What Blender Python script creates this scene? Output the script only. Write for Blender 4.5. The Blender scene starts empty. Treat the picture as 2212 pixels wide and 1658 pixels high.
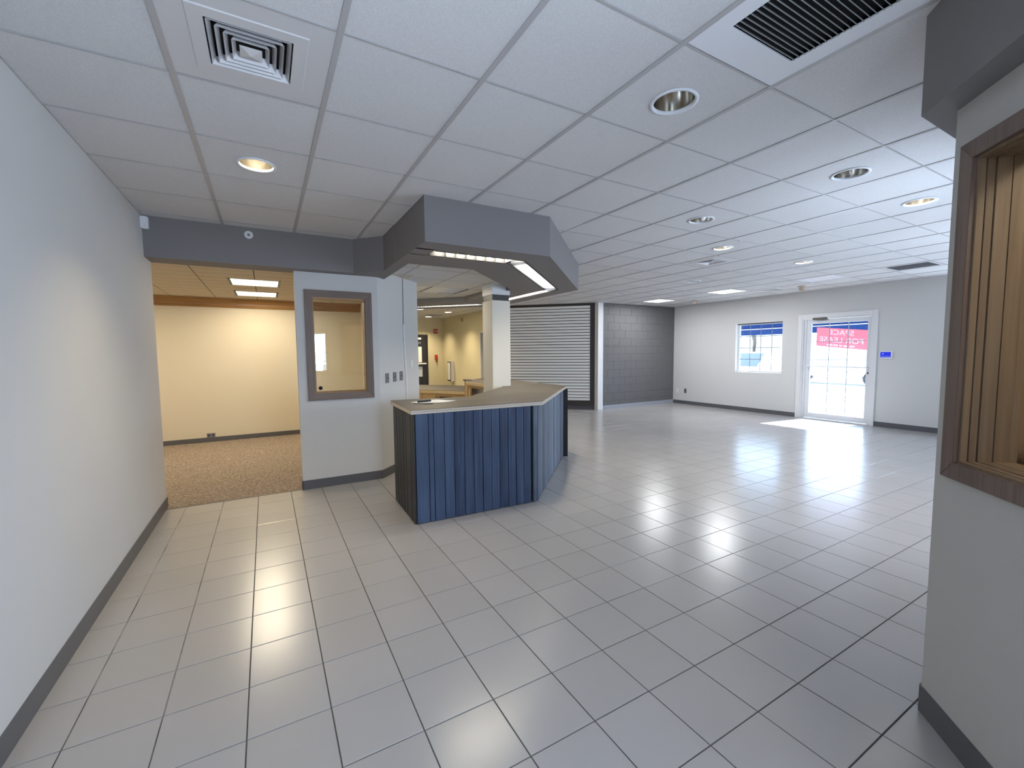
import bpy, bmesh, math, random
from mathutils import Vector, Matrix
random.seed(7)
SC = bpy.context.scene
COL = SC.collection
PI = math.pi

# ------------------------------------------------------------ camera, world, lights, exposure
CH, CE = 1.4837, 2.7248
cam_d = bpy.data.cameras.new('camera')
cam = bpy.data.objects.new('camera', cam_d)
COL.objects.link(cam)
cam_d.sensor_width = 36.0
cam_d.lens = 36.0 * 933.24 / 2212.0
cam_d.clip_start = 0.02
cam_d.clip_end = 400
YAW, PITCH, ROLL = 0.5168, -0.0724, -0.0090
_f = Vector((math.sin(YAW) * math.cos(PITCH), math.cos(YAW) * math.cos(PITCH), math.sin(PITCH)))
_r = Vector((math.cos(YAW), -math.sin(YAW), 0))
_u = _r.cross(_f)
_r2 = math.cos(ROLL) * _r + math.sin(ROLL) * _u
_u2 = -math.sin(ROLL) * _r + math.cos(ROLL) * _u
M = Matrix((_r2, _u2, -_f)).transposed().to_4x4()
M.translation = Vector((0, 0, CH))
cam.matrix_world = M
SC.camera = cam

SC.view_settings.view_transform = 'Standard'
SC.view_settings.look = 'None'
SC.view_settings.gamma = 1.0
SC.view_settings.use_curve_mapping = False
SC.view_settings.exposure = 0.2
SC.cycles.max_bounces = 12
SC.cycles.diffuse_bounces = 8
SC.cycles.glossy_bounces = 5
SC.cycles.transmission_bounces = 8
SC.cycles.transparent_max_bounces = 12
SC.cycles.sample_clamp_indirect = 3.0
SC.cycles.blur_glossy = 1.0
SC.cycles.caustics_reflective = False
SC.cycles.caustics_refractive = False
SC.cycles.use_denoising = True

W = bpy.data.worlds.new('world')
SC.world = W
W.use_nodes = True
bg = W.node_tree.nodes['Background']
bg.inputs['Color'].default_value = (0.55, 0.74, 1.0, 1)
bg.inputs['Strength'].default_value = 10.0


def light(name, kind, loc, energy, color=(1, 1, 1), rot=(0, 0, 0), size=None, size_y=None, spread=None, angle=None, shape=None):
    d = bpy.data.lights.new(name, kind)
    d.energy = energy
    d.color = color
    if kind == 'AREA':
        d.shape = shape or ('RECTANGLE' if size_y else 'SQUARE')
        d.size = size
        if size_y:
            d.size_y = size_y
        if spread is not None:
            d.spread = spread
    if angle is not None:
        d.angle = angle
    o = bpy.data.objects.new(name, d)
    o.location = loc
    o.rotation_euler = rot
    COL.objects.link(o)
    return o


def aim(o, direction):
    o.rotation_euler = Vector(direction).to_track_quat('-Z', 'Y').to_euler()


sun = light('sun', 'SUN', (30, -5, 20), 27.0, (1.0, 0.96, 0.9), angle=0.01)
aim(sun, (-1.0, 0.12, -0.65))

DAY = (0.66, 0.80, 1.0)
# fill lamps added in the out-of-view windows, one in each opening
DAYLIGHT = [
    ('daylight_fill', (10.16, 1.75, 1.55), (-1, 0, 0.15), 1.3, 1.1, 34),
    ('daylight_fill', (4.4, 0.66, 1.5), (0, 1, 0.02), 1.5, 1.2, 42),
    ('daylight_fill', (6.8, 0.66, 1.5), (0, 1, 0.02), 1.5, 1.2, 42),
    ('daylight_fill', (0.86, -0.74, 1.53), (-1, 1, 0.2), 0.88, 0.85, 62),
]
for nm, lc, dr, sx, sy, en in DAYLIGHT:
    l = light(nm, 'AREA', lc, en, DAY, size=sx, size_y=sy)
    aim(l, dr)
# sampling portals for the real sky behind the glazed door and the grid window
for lc, sx, sy in (((10.40, 4.45, 1.08), 1.2, 2.1), ((10.40, 6.08, 1.55), 1.15, 1.2)):
    l = light('sky_portal', 'AREA', lc, 1, size=sx, size_y=sy)
    aim(l, (-1, 0, 0))
    l.data.cycles.is_portal = True

WARM = (1.0, 0.80, 0.50)


# ------------------------------------------------------------ materials
def principled(name):
    m = bpy.data.materials.new(name)
    m.use_nodes = True
    nt = m.node_tree
    b = nt.nodes['Principled BSDF']
    return m, nt, b


def nd(nt, t, **kw):
    n = nt.nodes.new(t)
    for k, v in kw.items():
        if hasattr(n, k):
            setattr(n, k, v)
    return n


def simple(name, col, rough=0.6, metal=0.0, noise=0.0, nscale=40, bump=0.0, bscale=300, spec=0.5, coat=0.0, coords='Object'):
    m, nt, b = principled(name)
    b.inputs['Roughness'].default_value = rough
    b.inputs['Metallic'].default_value = metal
    b.inputs['Specular IOR Level'].default_value = spec
    b.inputs['Base Color'].default_value = (*col, 1)
    b.inputs['Coat Weight'].default_value = coat
    if noise or bump:
        tc = nd(nt, 'ShaderNodeTexCoord')
        geo = nd(nt, 'ShaderNodeNewGeometry')
        src = geo.outputs['Position'] if coords == 'World' else tc.outputs['Object']
    if noise:
        n = nd(nt, 'ShaderNodeTexNoise')
        n.inputs['Scale'].default_value = nscale
        n.inputs['Detail'].default_value = 5
        nt.links.new(src, n.inputs['Vector'])
        mx = nd(nt, 'ShaderNodeMix', data_type='RGBA')
        mx.inputs[6].default_value = (*[c * (1 - noise) for c in col], 1)
        mx.inputs[7].default_value = (*[min(1, c * (1 + noise)) for c in col], 1)
        nt.links.new(n.outputs['Fac'], mx.inputs[0])
        nt.links.new(mx.outputs[2], b.inputs['Base Color'])
    if bump:
        n2 = nd(nt, 'ShaderNodeTexNoise')
        n2.inputs['Scale'].default_value = bscale
        n2.inputs['Detail'].default_value = 3
        nt.links.new(src, n2.inputs['Vector'])
        bp = nd(nt, 'ShaderNodeBump')
        bp.inputs['Strength'].default_value = bump
        bp.inputs['Distance'].default_value = 0.002
        nt.links.new(n2.outputs['Fac'], bp.inputs['Height'])
        nt.links.new(bp.outputs['Normal'], b.inputs['Normal'])
    return m


def emit(name, col, strength):
    m = bpy.data.materials.new(name)
    m.use_nodes = True
    nt = m.node_tree
    nt.nodes.clear()
    e = nd(nt, 'ShaderNodeEmission')
    e.inputs['Color'].default_value = (*col, 1)
    e.inputs['Strength'].default_value = strength
    o = nd(nt, 'ShaderNodeOutputMaterial')
    nt.links.new(e.outputs[0], o.inputs[0])
    return m


def wood(name, dark, lightc, axis='Z', scale=6.0, stretch=14.0, rough=0.45, rnd=True, bump=0.15, contrast=1.0):
    """streaky grain running along one axis, offset per piece"""
    m, nt, b = principled(name)
    b.inputs['Roughness'].default_value = rough
    tc = nd(nt, 'ShaderNodeTexCoord')
    geo = nd(nt, 'ShaderNodeNewGeometry')
    oi = nd(nt, 'ShaderNodeObjectInfo')
    mp = nd(nt, 'ShaderNodeMapping')
    s = [stretch * scale] * 3
    s['XYZ'.index(axis)] = scale * 0.35
    mp.inputs['Scale'].default_value = s
    cx = nd(nt, 'ShaderNodeVectorMath', operation='SCALE')
    cx.inputs['Scale'].default_value = 17.0
    cmb = nd(nt, 'ShaderNodeCombineXYZ')
    for i in range(3):
        nt.links.new(oi.outputs['Random'], cmb.inputs[i])
    nt.links.new(cmb.outputs[0], cx.inputs[0])
    nt.links.new(cx.outputs[0], mp.inputs['Location'])
    nt.links.new(geo.outputs['Position'], mp.inputs['Vector'])
    n = nd(nt, 'ShaderNodeTexNoise')
    n.inputs['Scale'].default_value = 1.0
    n.inputs['Detail'].default_value = 6
    n.inputs['Roughness'].default_value = 0.6
    nt.links.new(mp.outputs[0], n.inputs['Vector'])
    n3 = nd(nt, 'ShaderNodeTexNoise')
    n3.inputs['Scale'].default_value = 2.2
    n3.inputs['Detail'].default_value = 2
    nt.links.new(geo.outputs['Position'], n3.inputs['Vector'])
    ad = nd(nt, 'ShaderNodeMath', operation='ADD')
    nt.links.new(n.outputs['Fac'], ad.inputs[0])
    mu = nd(nt, 'ShaderNodeMath', operation='MULTIPLY_ADD')
    mu.inputs[1].default_value = 0.25 if rnd else 0.0
    mu.inputs[2].default_value = -0.125 if rnd else 0.0
    nt.links.new(oi.outputs['Random'], mu.inputs[0])
    nt.links.new(mu.outputs[0], ad.inputs[1])
    ad2 = nd(nt, 'ShaderNodeMath', operation='MULTIPLY_ADD')
    ad2.inputs[1].default_value = 0.35
    ad2.inputs[2].default_value = -0.17
    nt.links.new(n3.outputs['Fac'], ad2.inputs[0])
    ad3 = nd(nt, 'ShaderNodeMath', operation='ADD')
    nt.links.new(ad.outputs[0], ad3.inputs[0])
    nt.links.new(ad2.outputs[0], ad3.inputs[1])
    cr = nd(nt, 'ShaderNodeValToRGB')
    cr.color_ramp.elements[0].position = 0.5 - 0.22 / contrast
    cr.color_ramp.elements[1].position = 0.5 + 0.25 / contrast
    cr.color_ramp.elements[0].color = (*dark, 1)
    cr.color_ramp.elements[1].color = (*lightc, 1)
    nt.links.new(ad3.outputs[0], cr.inputs[0])
    nt.links.new(cr.outputs[0], b.inputs['Base Color'])
    if bump:
        bp = nd(nt, 'ShaderNodeBump')
        bp.inputs['Strength'].default_value = bump
        bp.inputs['Distance'].default_value = 0.002
        nt.links.new(n.outputs['Fac'], bp.inputs['Height'])
        nt.links.new(bp.outputs['Normal'], b.inputs['Normal'])
    return m


def tile_mat(name, col, var, ox, oy, sx, sy, rough, speck=0.06, rough_var=0.0):
    """flat print of fine specks; each tile of the layout a little lighter or darker"""
    m, nt, b = principled(name)
    geo = nd(nt, 'ShaderNodeNewGeometry')
    mp = nd(nt, 'ShaderNodeMapping')
    mp.inputs['Location'].default_value = (-ox / sx, -oy / sy, 0)
    mp.inputs['Scale'].default_value = (1 / sx, 1 / sy, 0)
    nt.links.new(geo.outputs['Position'], mp.inputs['Vector'])
    fl = nd(nt, 'ShaderNodeVectorMath', operation='FLOOR')
    nt.links.new(mp.outputs[0], fl.inputs[0])
    wn = nd(nt, 'ShaderNodeTexWhiteNoise')
    nt.links.new(fl.outputs[0], wn.inputs['Vector'])
    n = nd(nt, 'ShaderNodeTexNoise')
    n.inputs['Scale'].default_value = 420
    n.inputs['Detail'].default_value = 2
    nt.links.new(geo.outputs['Position'], n.inputs['Vector'])
    n2 = nd(nt, 'ShaderNodeTexNoise')
    n2.inputs['Scale'].default_value = 1.3
    n2.inputs['Detail'].default_value = 3
    nt.links.new(geo.outputs['Position'], n2.inputs['Vector'])
    a = nd(nt, 'ShaderNodeMath', operation='MULTIPLY_ADD')
    a.inputs[1].default_value = var
    a.inputs[2].default_value = 1 - var / 2
    nt.links.new(wn.outputs['Value'], a.inputs[0])
    c = nd(nt, 'ShaderNodeMath', operation='MULTIPLY_ADD')
    c.inputs[1].default_value = speck * 4
    nt.links.new(n.outputs['Fac'], c.inputs[0])
    c2 = nd(nt, 'ShaderNodeMath', operation='SUBTRACT')
    nt.links.new(a.outputs[0], c2.inputs[0])
    c2.inputs[1].default_value = speck * 2
    nt.links.new(c2.outputs[0], c.inputs[2])
    d = nd(nt, 'ShaderNodeMath', operation='MULTIPLY_ADD')
    d.inputs[1].default_value = 0.12
    nt.links.new(n2.outputs['Fac'], d.inputs[0])
    e = nd(nt, 'ShaderNodeMath', operation='SUBTRACT')
    nt.links.new(c.outputs[0], e.inputs[0])
    e.inputs[1].default_value = 0.06
    nt.links.new(e.outputs[0], d.inputs[2])
    vm = nd(nt, 'ShaderNodeVectorMath', operation='SCALE')
    vm.inputs[0].default_value = col
    nt.links.new(d.outputs[0], vm.inputs['Scale'])
    nt.links.new(vm.outputs[0], b.inputs['Base Color'])
    if rough_var:
        r = nd(nt, 'ShaderNodeMath', operation='MULTIPLY_ADD')
        r.inputs[1].default_value = rough_var
        r.inputs[2].default_value = rough - rough_var / 2
        nt.links.new(n2.outputs['Fac'], r.inputs[0])
        nt.links.new(r.outputs[0], b.inputs['Roughness'])
    else:
        b.inputs['Roughness'].default_value = rough
    return m, nt, b, n


FTX, FTY, FOX, FOY = 0.3048, 0.3036, -0.7379, 4.3035
CTX, CTY, COX, COY = 0.6096, 0.6061, -0.9120, 2.4658

mt_tile, nt, b, n = tile_mat('glazed_floor_tile', (0.37, 0.355, 0.352), 0.05, FOX, FOY, FTX, FTY, 0.235, 0.05, 0.05)
b.inputs['Specular IOR Level'].default_value = 0.75
mt_ceil, nt, b, n = tile_mat('acoustic_tile', (0.66, 0.655, 0.66), 0.03, COX, COY, CTX, CTY, 0.95, 0.09)
bp = nd(nt, 'ShaderNodeBump')
bp.inputs['Strength'].default_value = 0.5
bp.inputs['Distance'].default_value = 0.003
n.inputs['Scale'].default_value = 190
nt.links.new(n.outputs['Fac'], bp.inputs['Height'])
nt.links.new(bp.outputs['Normal'], b.inputs['Normal'])

# grout: dark, with a pale worn haze in the strip along the left wall
mt_grout, nt, b = principled('grout')
b.inputs['Roughness'].default_value = 0.9
geo = nd(nt, 'ShaderNodeNewGeometry')
sx = nd(nt, 'ShaderNodeSeparateXYZ')
nt.links.new(geo.outputs['Position'], sx.inputs[0])
nn = nd(nt, 'ShaderNodeTexNoise')
nn.inputs['Scale'].default_value = 2.2
nn.inputs['Detail'].default_value = 4
nt.links.new(geo.outputs['Position'], nn.inputs['Vector'])
mr = nd(nt, 'ShaderNodeMapRange')
mr.inputs['From Min'].default_value = -0.15
mr.inputs['From Max'].default_value = -0.55
nt.links.new(sx.outputs['X'], mr.inputs['Value'])
ml = nd(nt, 'ShaderNodeMath', operation='MULTIPLY')
nt.links.new(mr.outputs[0], ml.inputs[0])
cr = nd(nt, 'ShaderNodeValToRGB')
cr.color_ramp.elements[0].position = 0.38
cr.color_ramp.elements[1].position = 0.55
nt.links.new(nn.outputs['Fac'], cr.inputs[0])
nt.links.new(cr.outputs[0], ml.inputs[1])
mx = nd(nt, 'ShaderNodeMix', data_type='RGBA')
mx.inputs[6].default_value = (0.085, 0.08, 0.078, 1)
mx.inputs[7].default_value = (0.34, 0.32, 0.31, 1)
nt.links.new(ml.outputs[0], mx.inputs[0])
nt.links.new(mx.outputs[2], b.inputs['Base Color'])

mt_wall = simple('pale_grey_wall_paint', (0.61, 0.605, 0.595), 0.75, noise=0.015, nscale=3, bump=0.12, bscale=260)
mt_wall_cream = simple('cream_wall_paint', (0.66, 0.60, 0.48), 0.75, noise=0.02, nscale=3, bump=0.12, bscale=260)
mt_wall_olive = simple('straw_wall_paint', (0.58, 0.54, 0.39), 0.7, noise=0.02, nscale=3, bump=0.1, bscale=260)
mt_soffit = simple('taupe_grey_paint', (0.205, 0.193, 0.198), 0.7, noise=0.02, nscale=3, bump=0.12, bscale=260)
mt_block = simple('grey_block_paint', (0.115, 0.112, 0.115), 0.55, noise=0.04, nscale=30, bump=0.5, bscale=160)
mt_base = simple('grey_vinyl_base', (0.10, 0.10, 0.108), 0.45, noise=0.03, nscale=10)
mt_base_light = simple('pale_grey_vinyl_base', (0.30, 0.32, 0.36), 0.45)
mt_white = simple('white_paint', (0.72, 0.72, 0.73), 0.4)
mt_vent = simple('off_white_metal', (0.62, 0.61, 0.62), 0.4)
mt_panel = simple('bright_white_metal', (0.78, 0.80, 0.85), 0.35)
mt_grid = simple('ceiling_grid_metal', (0.43, 0.42, 0.425), 0.35)
mt_black = simple('black_void', (0.012, 0.012, 0.014), 0.8)
mt_blackm = simple('black_metal', (0.02, 0.02, 0.022), 0.4)
mt_darkframe = simple('dark_brown_frame', (0.035, 0.028, 0.026), 0.5)
mt_slat = simple('white_slat_laminate', (0.86, 0.85, 0.82), 0.4)
mt_groove = simple('dark_groove', (0.03, 0.028, 0.028), 0.8)
mt_oak = wood('greyish_oak', (0.13, 0.09, 0.072), (0.21, 0.155, 0.125), 'Z', 5, 12, 0.5, contrast=1.0, bump=0.08)
mt_oakh = wood('greyish_oak_across', (0.13, 0.09, 0.072), (0.21, 0.155, 0.125), 'X', 5, 12, 0.5, contrast=1.0, bump=0.08)
mt_honey = wood('honey_oak', (0.22, 0.11, 0.035), (0.42, 0.23, 0.08), 'X', 4, 14, 0.4, contrast=1.0, bump=0.08)
mt_pine = wood('knotty_pine', (0.46, 0.29, 0.13), (0.72, 0.52, 0.28), 'Z', 5, 10, 0.45, contrast=0.9)
mt_pineh = wood('knotty_pine_across', (0.40, 0.25, 0.11), (0.64, 0.44, 0.22), 'X', 5, 10, 0.45, contrast=0.9)
mt_lightpine = wood('light_pine_edge', (0.58, 0.42, 0.24), (0.78, 0.62, 0.40), 'X', 5, 10, 0.45, contrast=0.9)
mt_jamb = wood('tan_oak_jamb', (0.19, 0.13, 0.082), (0.31, 0.222, 0.142), 'Z', 5, 12, 0.5, contrast=0.9, bump=0.06)
mt_top = wood('weathered_board_laminate', (0.055, 0.044, 0.036), (0.165, 0.14, 0.112), 'X', 3, 9, 0.5, rnd=False, bump=0.05)
mt_edge = wood('pale_ply_edge', (0.52, 0.44, 0.36), (0.66, 0.58, 0.49), 'X', 3, 30, 0.5, rnd=False, bump=0.0, contrast=0.8)
mt_plank = wood('blue_stained_plank', (0.011, 0.024, 0.062), (0.062, 0.10, 0.18), 'Z', 4, 9, 0.55, contrast=0.8)
mt_plank_grey = wood('glare_grey_blue_plank', (0.035, 0.05, 0.08), (0.16, 0.20, 0.27), 'Z', 5, 9, 0.55, contrast=1.0)  # same blue planks, with daylight glare put into the paler colour
mt_plank_dark = wood('charcoal_shaded_plank', (0.009, 0.010, 0.011), (0.042, 0.044, 0.046), 'Z', 4, 9, 0.55, contrast=0.9)  # charcoal stain, with the left side's shadow put into the colour too
mt_chrome = simple('polished_reflector', (0.62, 0.60, 0.56), 0.16, metal=1.0)
mt_alu = simple('white_aluminium', (0.70, 0.72, 0.76), 0.35)
mt_bronze = simple('bronze_metal', (0.10, 0.095, 0.09), 0.35, metal=0.6)
mt_muntin = simple('grey_blue_muntin', (0.20, 0.23, 0.30), 0.5)
mt_muntin_pale = simple('pale_blue_muntin', (0.42, 0.46, 0.54), 0.5)
mt_grey = simple('grey_plastic', (0.17, 0.17, 0.185), 0.45)
mt_beige = simple('beige_plastic', (0.45, 0.36, 0.28), 0.5)
mt_red = simple('red_plastic', (0.42, 0.03, 0.02), 0.4)
mt_paper = simple('paper', (0.85, 0.86, 0.87), 0.8)
mt_concrete = simple('pale_concrete', (0.50, 0.50, 0.49), 0.9, noise=0.08, nscale=3, coords='World')
mt_asphalt = simple('worn_asphalt', (0.17, 0.17, 0.175), 0.9, noise=0.1, nscale=3, coords='World')
mt_lamp = emit('warm_lamp', (1.0, 0.80, 0.48), 7.0)
mt_lampwhite = emit('white_lamp', (1.0, 0.99, 0.93), 2.6)
mt_strip = emit('strip_lamp', (1.0, 0.93, 0.78), 1.25)
mt_officelamp = emit('office_lamp', (1.0, 0.92, 0.72), 2.4)
mt_screen = emit('blue_screen', (0.03, 0.05, 0.75), 0.9)

m, nt, b = principled('window_glass')
b.inputs['Base Color'].default_value = (0.97, 0.99, 1, 1)
nt.nodes.clear()
gl = nd(nt, 'ShaderNodeBsdfGlossy')
gl.inputs['Roughness'].default_value = 0.0
gl.inputs['Color'].default_value = (1, 1, 1, 1)
tr = nd(nt, 'ShaderNodeBsdfTransparent')
tr.inputs['Color'].default_value = (0.96, 0.98, 0.98, 1)
lw = nd(nt, 'ShaderNodeLayerWeight')
lw.inputs['Blend'].default_value = 0.5
pw = nd(nt, 'ShaderNodeMath', operation='POWER')
pw.inputs[1].default_value = 5.0
nt.links.new(lw.outputs['Facing'], pw.inputs[0])
fr = nd(nt, 'ShaderNodeMath', operation='MULTIPLY_ADD')
fr.inputs[1].default_value = 0.96
fr.inputs[2].default_value = 0.04
nt.links.new(pw.outputs[0], fr.inputs[0])
ms = nd(nt, 'ShaderNodeMixShader')
mo = nd(nt, 'ShaderNodeOutputMaterial')
f2 = nd(nt, 'ShaderNodeMath', operation='MULTIPLY')
f2.inputs[1].default_value = 1.2
nt.links.new(fr.outputs[0], f2.inputs[0])
nt.links.new(f2.outputs[0], ms.inputs[0])
nt.links.new(tr.outputs[0], ms.inputs[1])
nt.links.new(gl.outputs[0], ms.inputs[2])
nt.links.new(ms.outputs[0], mo.inputs[0])
mt_glass = m

# carpet
mt_carpet, nt, b = principled('beige_carpet')
b.inputs['Roughness'].default_value = 1.0
b.inputs['Specular IOR Level'].default_value = 0.1
geo = nd(nt, 'ShaderNodeNewGeometry')
n = nd(nt, 'ShaderNodeTexNoise')
n.inputs['Scale'].default_value = 42
n.inputs['Detail'].default_value = 6
n.inputs['Roughness'].default_value = 0.75
nt.links.new(geo.outputs['Position'], n.inputs['Vector'])
cr = nd(nt, 'ShaderNodeValToRGB')
cr.color_ramp.elements[0].position = 0.36
cr.color_ramp.elements[1].position = 0.66
cr.color_ramp.elements[0].color = (0.15, 0.115, 0.09, 1)
cr.color_ramp.elements[1].color = (0.47, 0.39, 0.32, 1)
nt.links.new(n.outputs['Fac'], cr.inputs[0])
nt.links.new(cr.outputs[0], b.inputs['Base Color'])
bp = nd(nt, 'ShaderNodeBump')
bp.inputs['Strength'].default_value = 0.8
bp.inputs['Distance'].default_value = 0.006
nt.links.new(n.outputs['Fac'], bp.inputs['Height'])
nt.links.new(bp.outputs['Normal'], b.inputs['Normal'])


def translucent(name, col, t=0.6):
    m = bpy.data.materials.new(name)
    m.use_nodes = True
    nt = m.node_tree
    nt.nodes.clear()
    a = nd(nt, 'ShaderNodeBsdfDiffuse')
    c = nd(nt, 'ShaderNodeBsdfTranslucent')
    a.inputs['Color'].default_value = (*col, 1)
    c.inputs['Color'].default_value = (*col, 1)
    x = nd(nt, 'ShaderNodeMixShader')
    x.inputs[0].default_value = t
    o = nd(nt, 'ShaderNodeOutputMaterial')
    nt.links.new(a.outputs[0], x.inputs[1])
    nt.links.new(c.outputs[0], x.inputs[2])
    nt.links.new(x.outputs[0], o.inputs[0])
    return m


mt_signred = translucent('red_sign_film', (0.93, 0.42, 0.49), 0.75)
mt_signwhite = translucent('white_sign_film', (0.95, 0.93, 0.93), 0.75)
mt_awning = translucent('blue_awning_canvas', (0.03, 0.085, 0.25), 0.4)


# ------------------------------------------------------------ mesh helpers
class MB:
    def __init__(s):
        s.v = []
        s.f = []

    def add(s, vs, fs):
        k = len(s.v)
        s.v += [tuple(v) for v in vs]
        s.f += [tuple(i + k for i in f) for f in fs]
        return s

    def box(s, x0, x1, y0, y1, z0, z1):
        if x0 > x1: x0, x1 = x1, x0
        if y0 > y1: y0, y1 = y1, y0
        if z0 > z1: z0, z1 = z1, z0
        return s.add([(x0, y0, z0), (x1, y0, z0), (x1, y1, z0), (x0, y1, z0), (x0, y0, z1), (x1, y0, z1), (x1, y1, z1), (x0, y1, z1)],
                     [(0, 3, 2, 1), (4, 5, 6, 7), (0, 1, 5, 4), (1, 2, 6, 5), (2, 3, 7, 6), (3, 0, 4, 7)])

    def prism(s, poly, z0, z1):
        n = len(poly)
        a = sum(poly[i][0] * poly[(i + 1) % n][1] - poly[(i + 1) % n][0] * poly[i][1] for i in range(n))
        if a < 0:
            poly = list(reversed(poly))
        vs = [(x, y, z0) for x, y in poly] + [(x, y, z1) for x, y in poly]
        fs = [tuple(reversed(range(n))), tuple(range(n, 2 * n))]
        fs += [(i, (i + 1) % n, n + (i + 1) % n, n + i) for i in range(n)]
        return s.add(vs, fs)

    def wallseg(s, a, b, t, z0, z1):
        """slab between a and b with thickness t on the left of a->b"""
        a = Vector(a); b = Vector(b)
        d = (b - a).normalized()
        nrm = Vector((-d.y, d.x)) * t
        return s.prism([tuple(a), tuple(b), tuple(b + nrm), tuple(a + nrm)], z0, z1)

    def lathe(s, prof, c=(0, 0, 0), n=32, axis='Z', close=False):
        vs, fs = [], []
        for r, h in prof:
            for i in range(n):
                a = 2 * PI * i / n
                p = (r * math.cos(a), r * math.sin(a), h)
                if axis == 'X': p = (p[2], p[0], p[1])
                if axis == 'Y': p = (p[0], p[2], p[1])
                vs.append((p[0] + c[0], p[1] + c[1], p[2] + c[2]))
        for j in range(len(prof) - 1):
            for i in range(n):
                fs.append((j * n + i, j * n + (i + 1) % n, (j + 1) * n + (i + 1) % n, (j + 1) * n + i))
        if close:
            fs.append(tuple(range(n - 1, -1, -1)))
            fs.append(tuple((len(prof) - 1) * n + i for i in range(n)))
        return s.add(vs, fs)

    def tube(s, pts, r, n=8):
        pts = [Vector(p) for p in pts]
        rings = []
        for i, p in enumerate(pts):
            t = (pts[min(i + 1, len(pts) - 1)] - pts[max(i - 1, 0)]).normalized()
            u = t.cross(Vector((0, 0, 1)))
            if u.length < 1e-3: u = t.cross(Vector((1, 0, 0)))
            u.normalize()
            w = t.cross(u)
            rr = r[i] if isinstance(r, (list, tuple)) else r
            rings.append([p + rr * (math.cos(2 * PI * k / n) * u + math.sin(2 * PI * k / n) * w) for k in range(n)])
        vs = [v for q in rings for v in q]
        fs = []
        for j in range(len(pts) - 1):
            for k in range(n):
                fs.append((j * n + k, j * n + (k + 1) % n, (j + 1) * n + (k + 1) % n, (j + 1) * n + k))
        fs.append(tuple(range(n - 1, -1, -1)))
        fs.append(tuple((len(pts) - 1) * n + i for i in range(n)))
        return s.add(vs, fs)

    def mesh(s, name, mats):
        me = bpy.data.meshes.new(name)
        me.from_pydata(s.v, [], s.f)
        for m in (mats if isinstance(mats, (list, tuple)) else [mats]):
            me.materials.append(m)
        me.update()
        return me

    def build(s, name, mat, parent=None, bevel=0, smooth=False, recalc=True):
        me = s.mesh(name, mat)
        if recalc or bevel:
            bm = bmesh.new()
            bm.from_mesh(me)
            if recalc:
                bmesh.ops.recalc_face_normals(bm, faces=bm.faces)
            if bevel:
                bmesh.ops.bevel(bm, geom=[e for e in bm.edges if e.is_manifold and e.calc_face_angle(0) > 0.3], offset=bevel, segments=2, affect='EDGES', clamp_overlap=True)
            bm.to_mesh(me)
            bm.free()
        if smooth:
            for p in me.polygons:
                p.use_smooth = True
        o = bpy.data.objects.new(name, me)
        COL.objects.link(o)
        if parent is not None:
            attach(o, parent)
        return o


def attach(o, parent):
    """parent that stands unrotated at its own location: child keeps its world place"""
    o.parent = parent
    o.matrix_parent_inverse = Matrix.Translation(parent_world(parent)).inverted()


def parent_world(p):
    v = Vector(p.location)
    if p.parent is not None:
        # parents of parts were attached with an inverse, so their world place is their own location
        pass
    return v


def empty(name, loc=(0, 0, 0)):
    o = bpy.data.objects.new(name, None)
    o.location = loc
    o.empty_display_size = 0.1
    COL.objects.link(o)
    return o


def tag(o, label=None, cat=None, group=None, kind=None):
    if label: o['label'] = label
    if cat: o['category'] = cat
    if group: o['group'] = group
    if kind: o['kind'] = kind
    return o


def struct(o, label=None):
    o['kind'] = 'structure'
    if label: o['label'] = label
    return o


def frame_rect(a0, a1, z0, z1, w, d0, d1, axis, mitre=True):
    """picture-frame casing as four bars; axis 'Y': bar runs along x, depth in y"""
    out = []
    for k, (p0, p1, q0, q1) in enumerate(((a0, a1, z1 - w, z1), (a0, a1, z0, z0 + w), (a0, a0 + w, z0 + w, z1 - w), (a1 - w, a1, z0 + w, z1 - w))):
        m = MB()
        if axis == 'Y': m.box(p0, p1, d0, d1, q0, q1)
        else: m.box(d0, d1, p0, p1, q0, q1)
        out.append(m)
    return out


def xform(mb, origin, ang):
    """turn a mesh drawn along +x at y=0 into place: x along the direction ang, y to its left"""
    c, s = math.cos(ang), math.sin(ang)
    mb.v = [(origin[0] + x * c - y * s, origin[1] + x * s + y * c, z) for x, y, z in mb.v]
    return mb


# ------------------------------------------------------------ room shell
R2 = math.sqrt(0.5)
ROOF = 3.05
IC = 2.45      # lower ceiling: office and inside the soffit ring
SB = 2.368     # underside of the soffits
LX = -0.905    # left wall face
WY = 5.18      # face of the wall with the small inner window
EX = 10.2      # wall with the glazed door
NB = 8.52      # block wall
CD = 1.65      # 45 degree wall: y = x - CD

# floor slab: grout bed with the tiles on it
fl = MB().prism([(LX - 0.1, -2.7), (EX + 0.15, -2.7), (EX + 0.15, 15.1), (LX - 0.1, 15.1)], -0.12, -0.0035).build('floor', mt_grout)
struct(fl, 'pale grey square floor tiles with dark grout')


def project(p):
    v = M.inverted() @ Vector(p)
    if v.z > -0.05: return None
    return (1106 + 933.24 * v.x / -v.z, 829 - 933.24 * v.y / -v.z, -v.z)


def in_frame(p, mg=120):
    q = project(p)
    return q is not None and -mg < q[0] < 2212 + mg and -mg < q[1] < 1658 + mg


def floor_ok(x, y):
    if y < x - CD - 0.25 and y < 0.45: return False
    if x < 1.1 and y > 5.2: return False
    if x < 1.75 and y > 5.75 + 0: return False
    if x + y > 15.95 + 0.35 and x > 5.5 and y > NB: return False
    if x > 7.4 and y > NB + 0.05: return False
    if x > 5.75 and y > 10.3: return False
    return LX - 0.3 < x < EX + 0.1 and -2.6 < y < 14.95


def ring_hidden(x, y):
    return False


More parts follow.
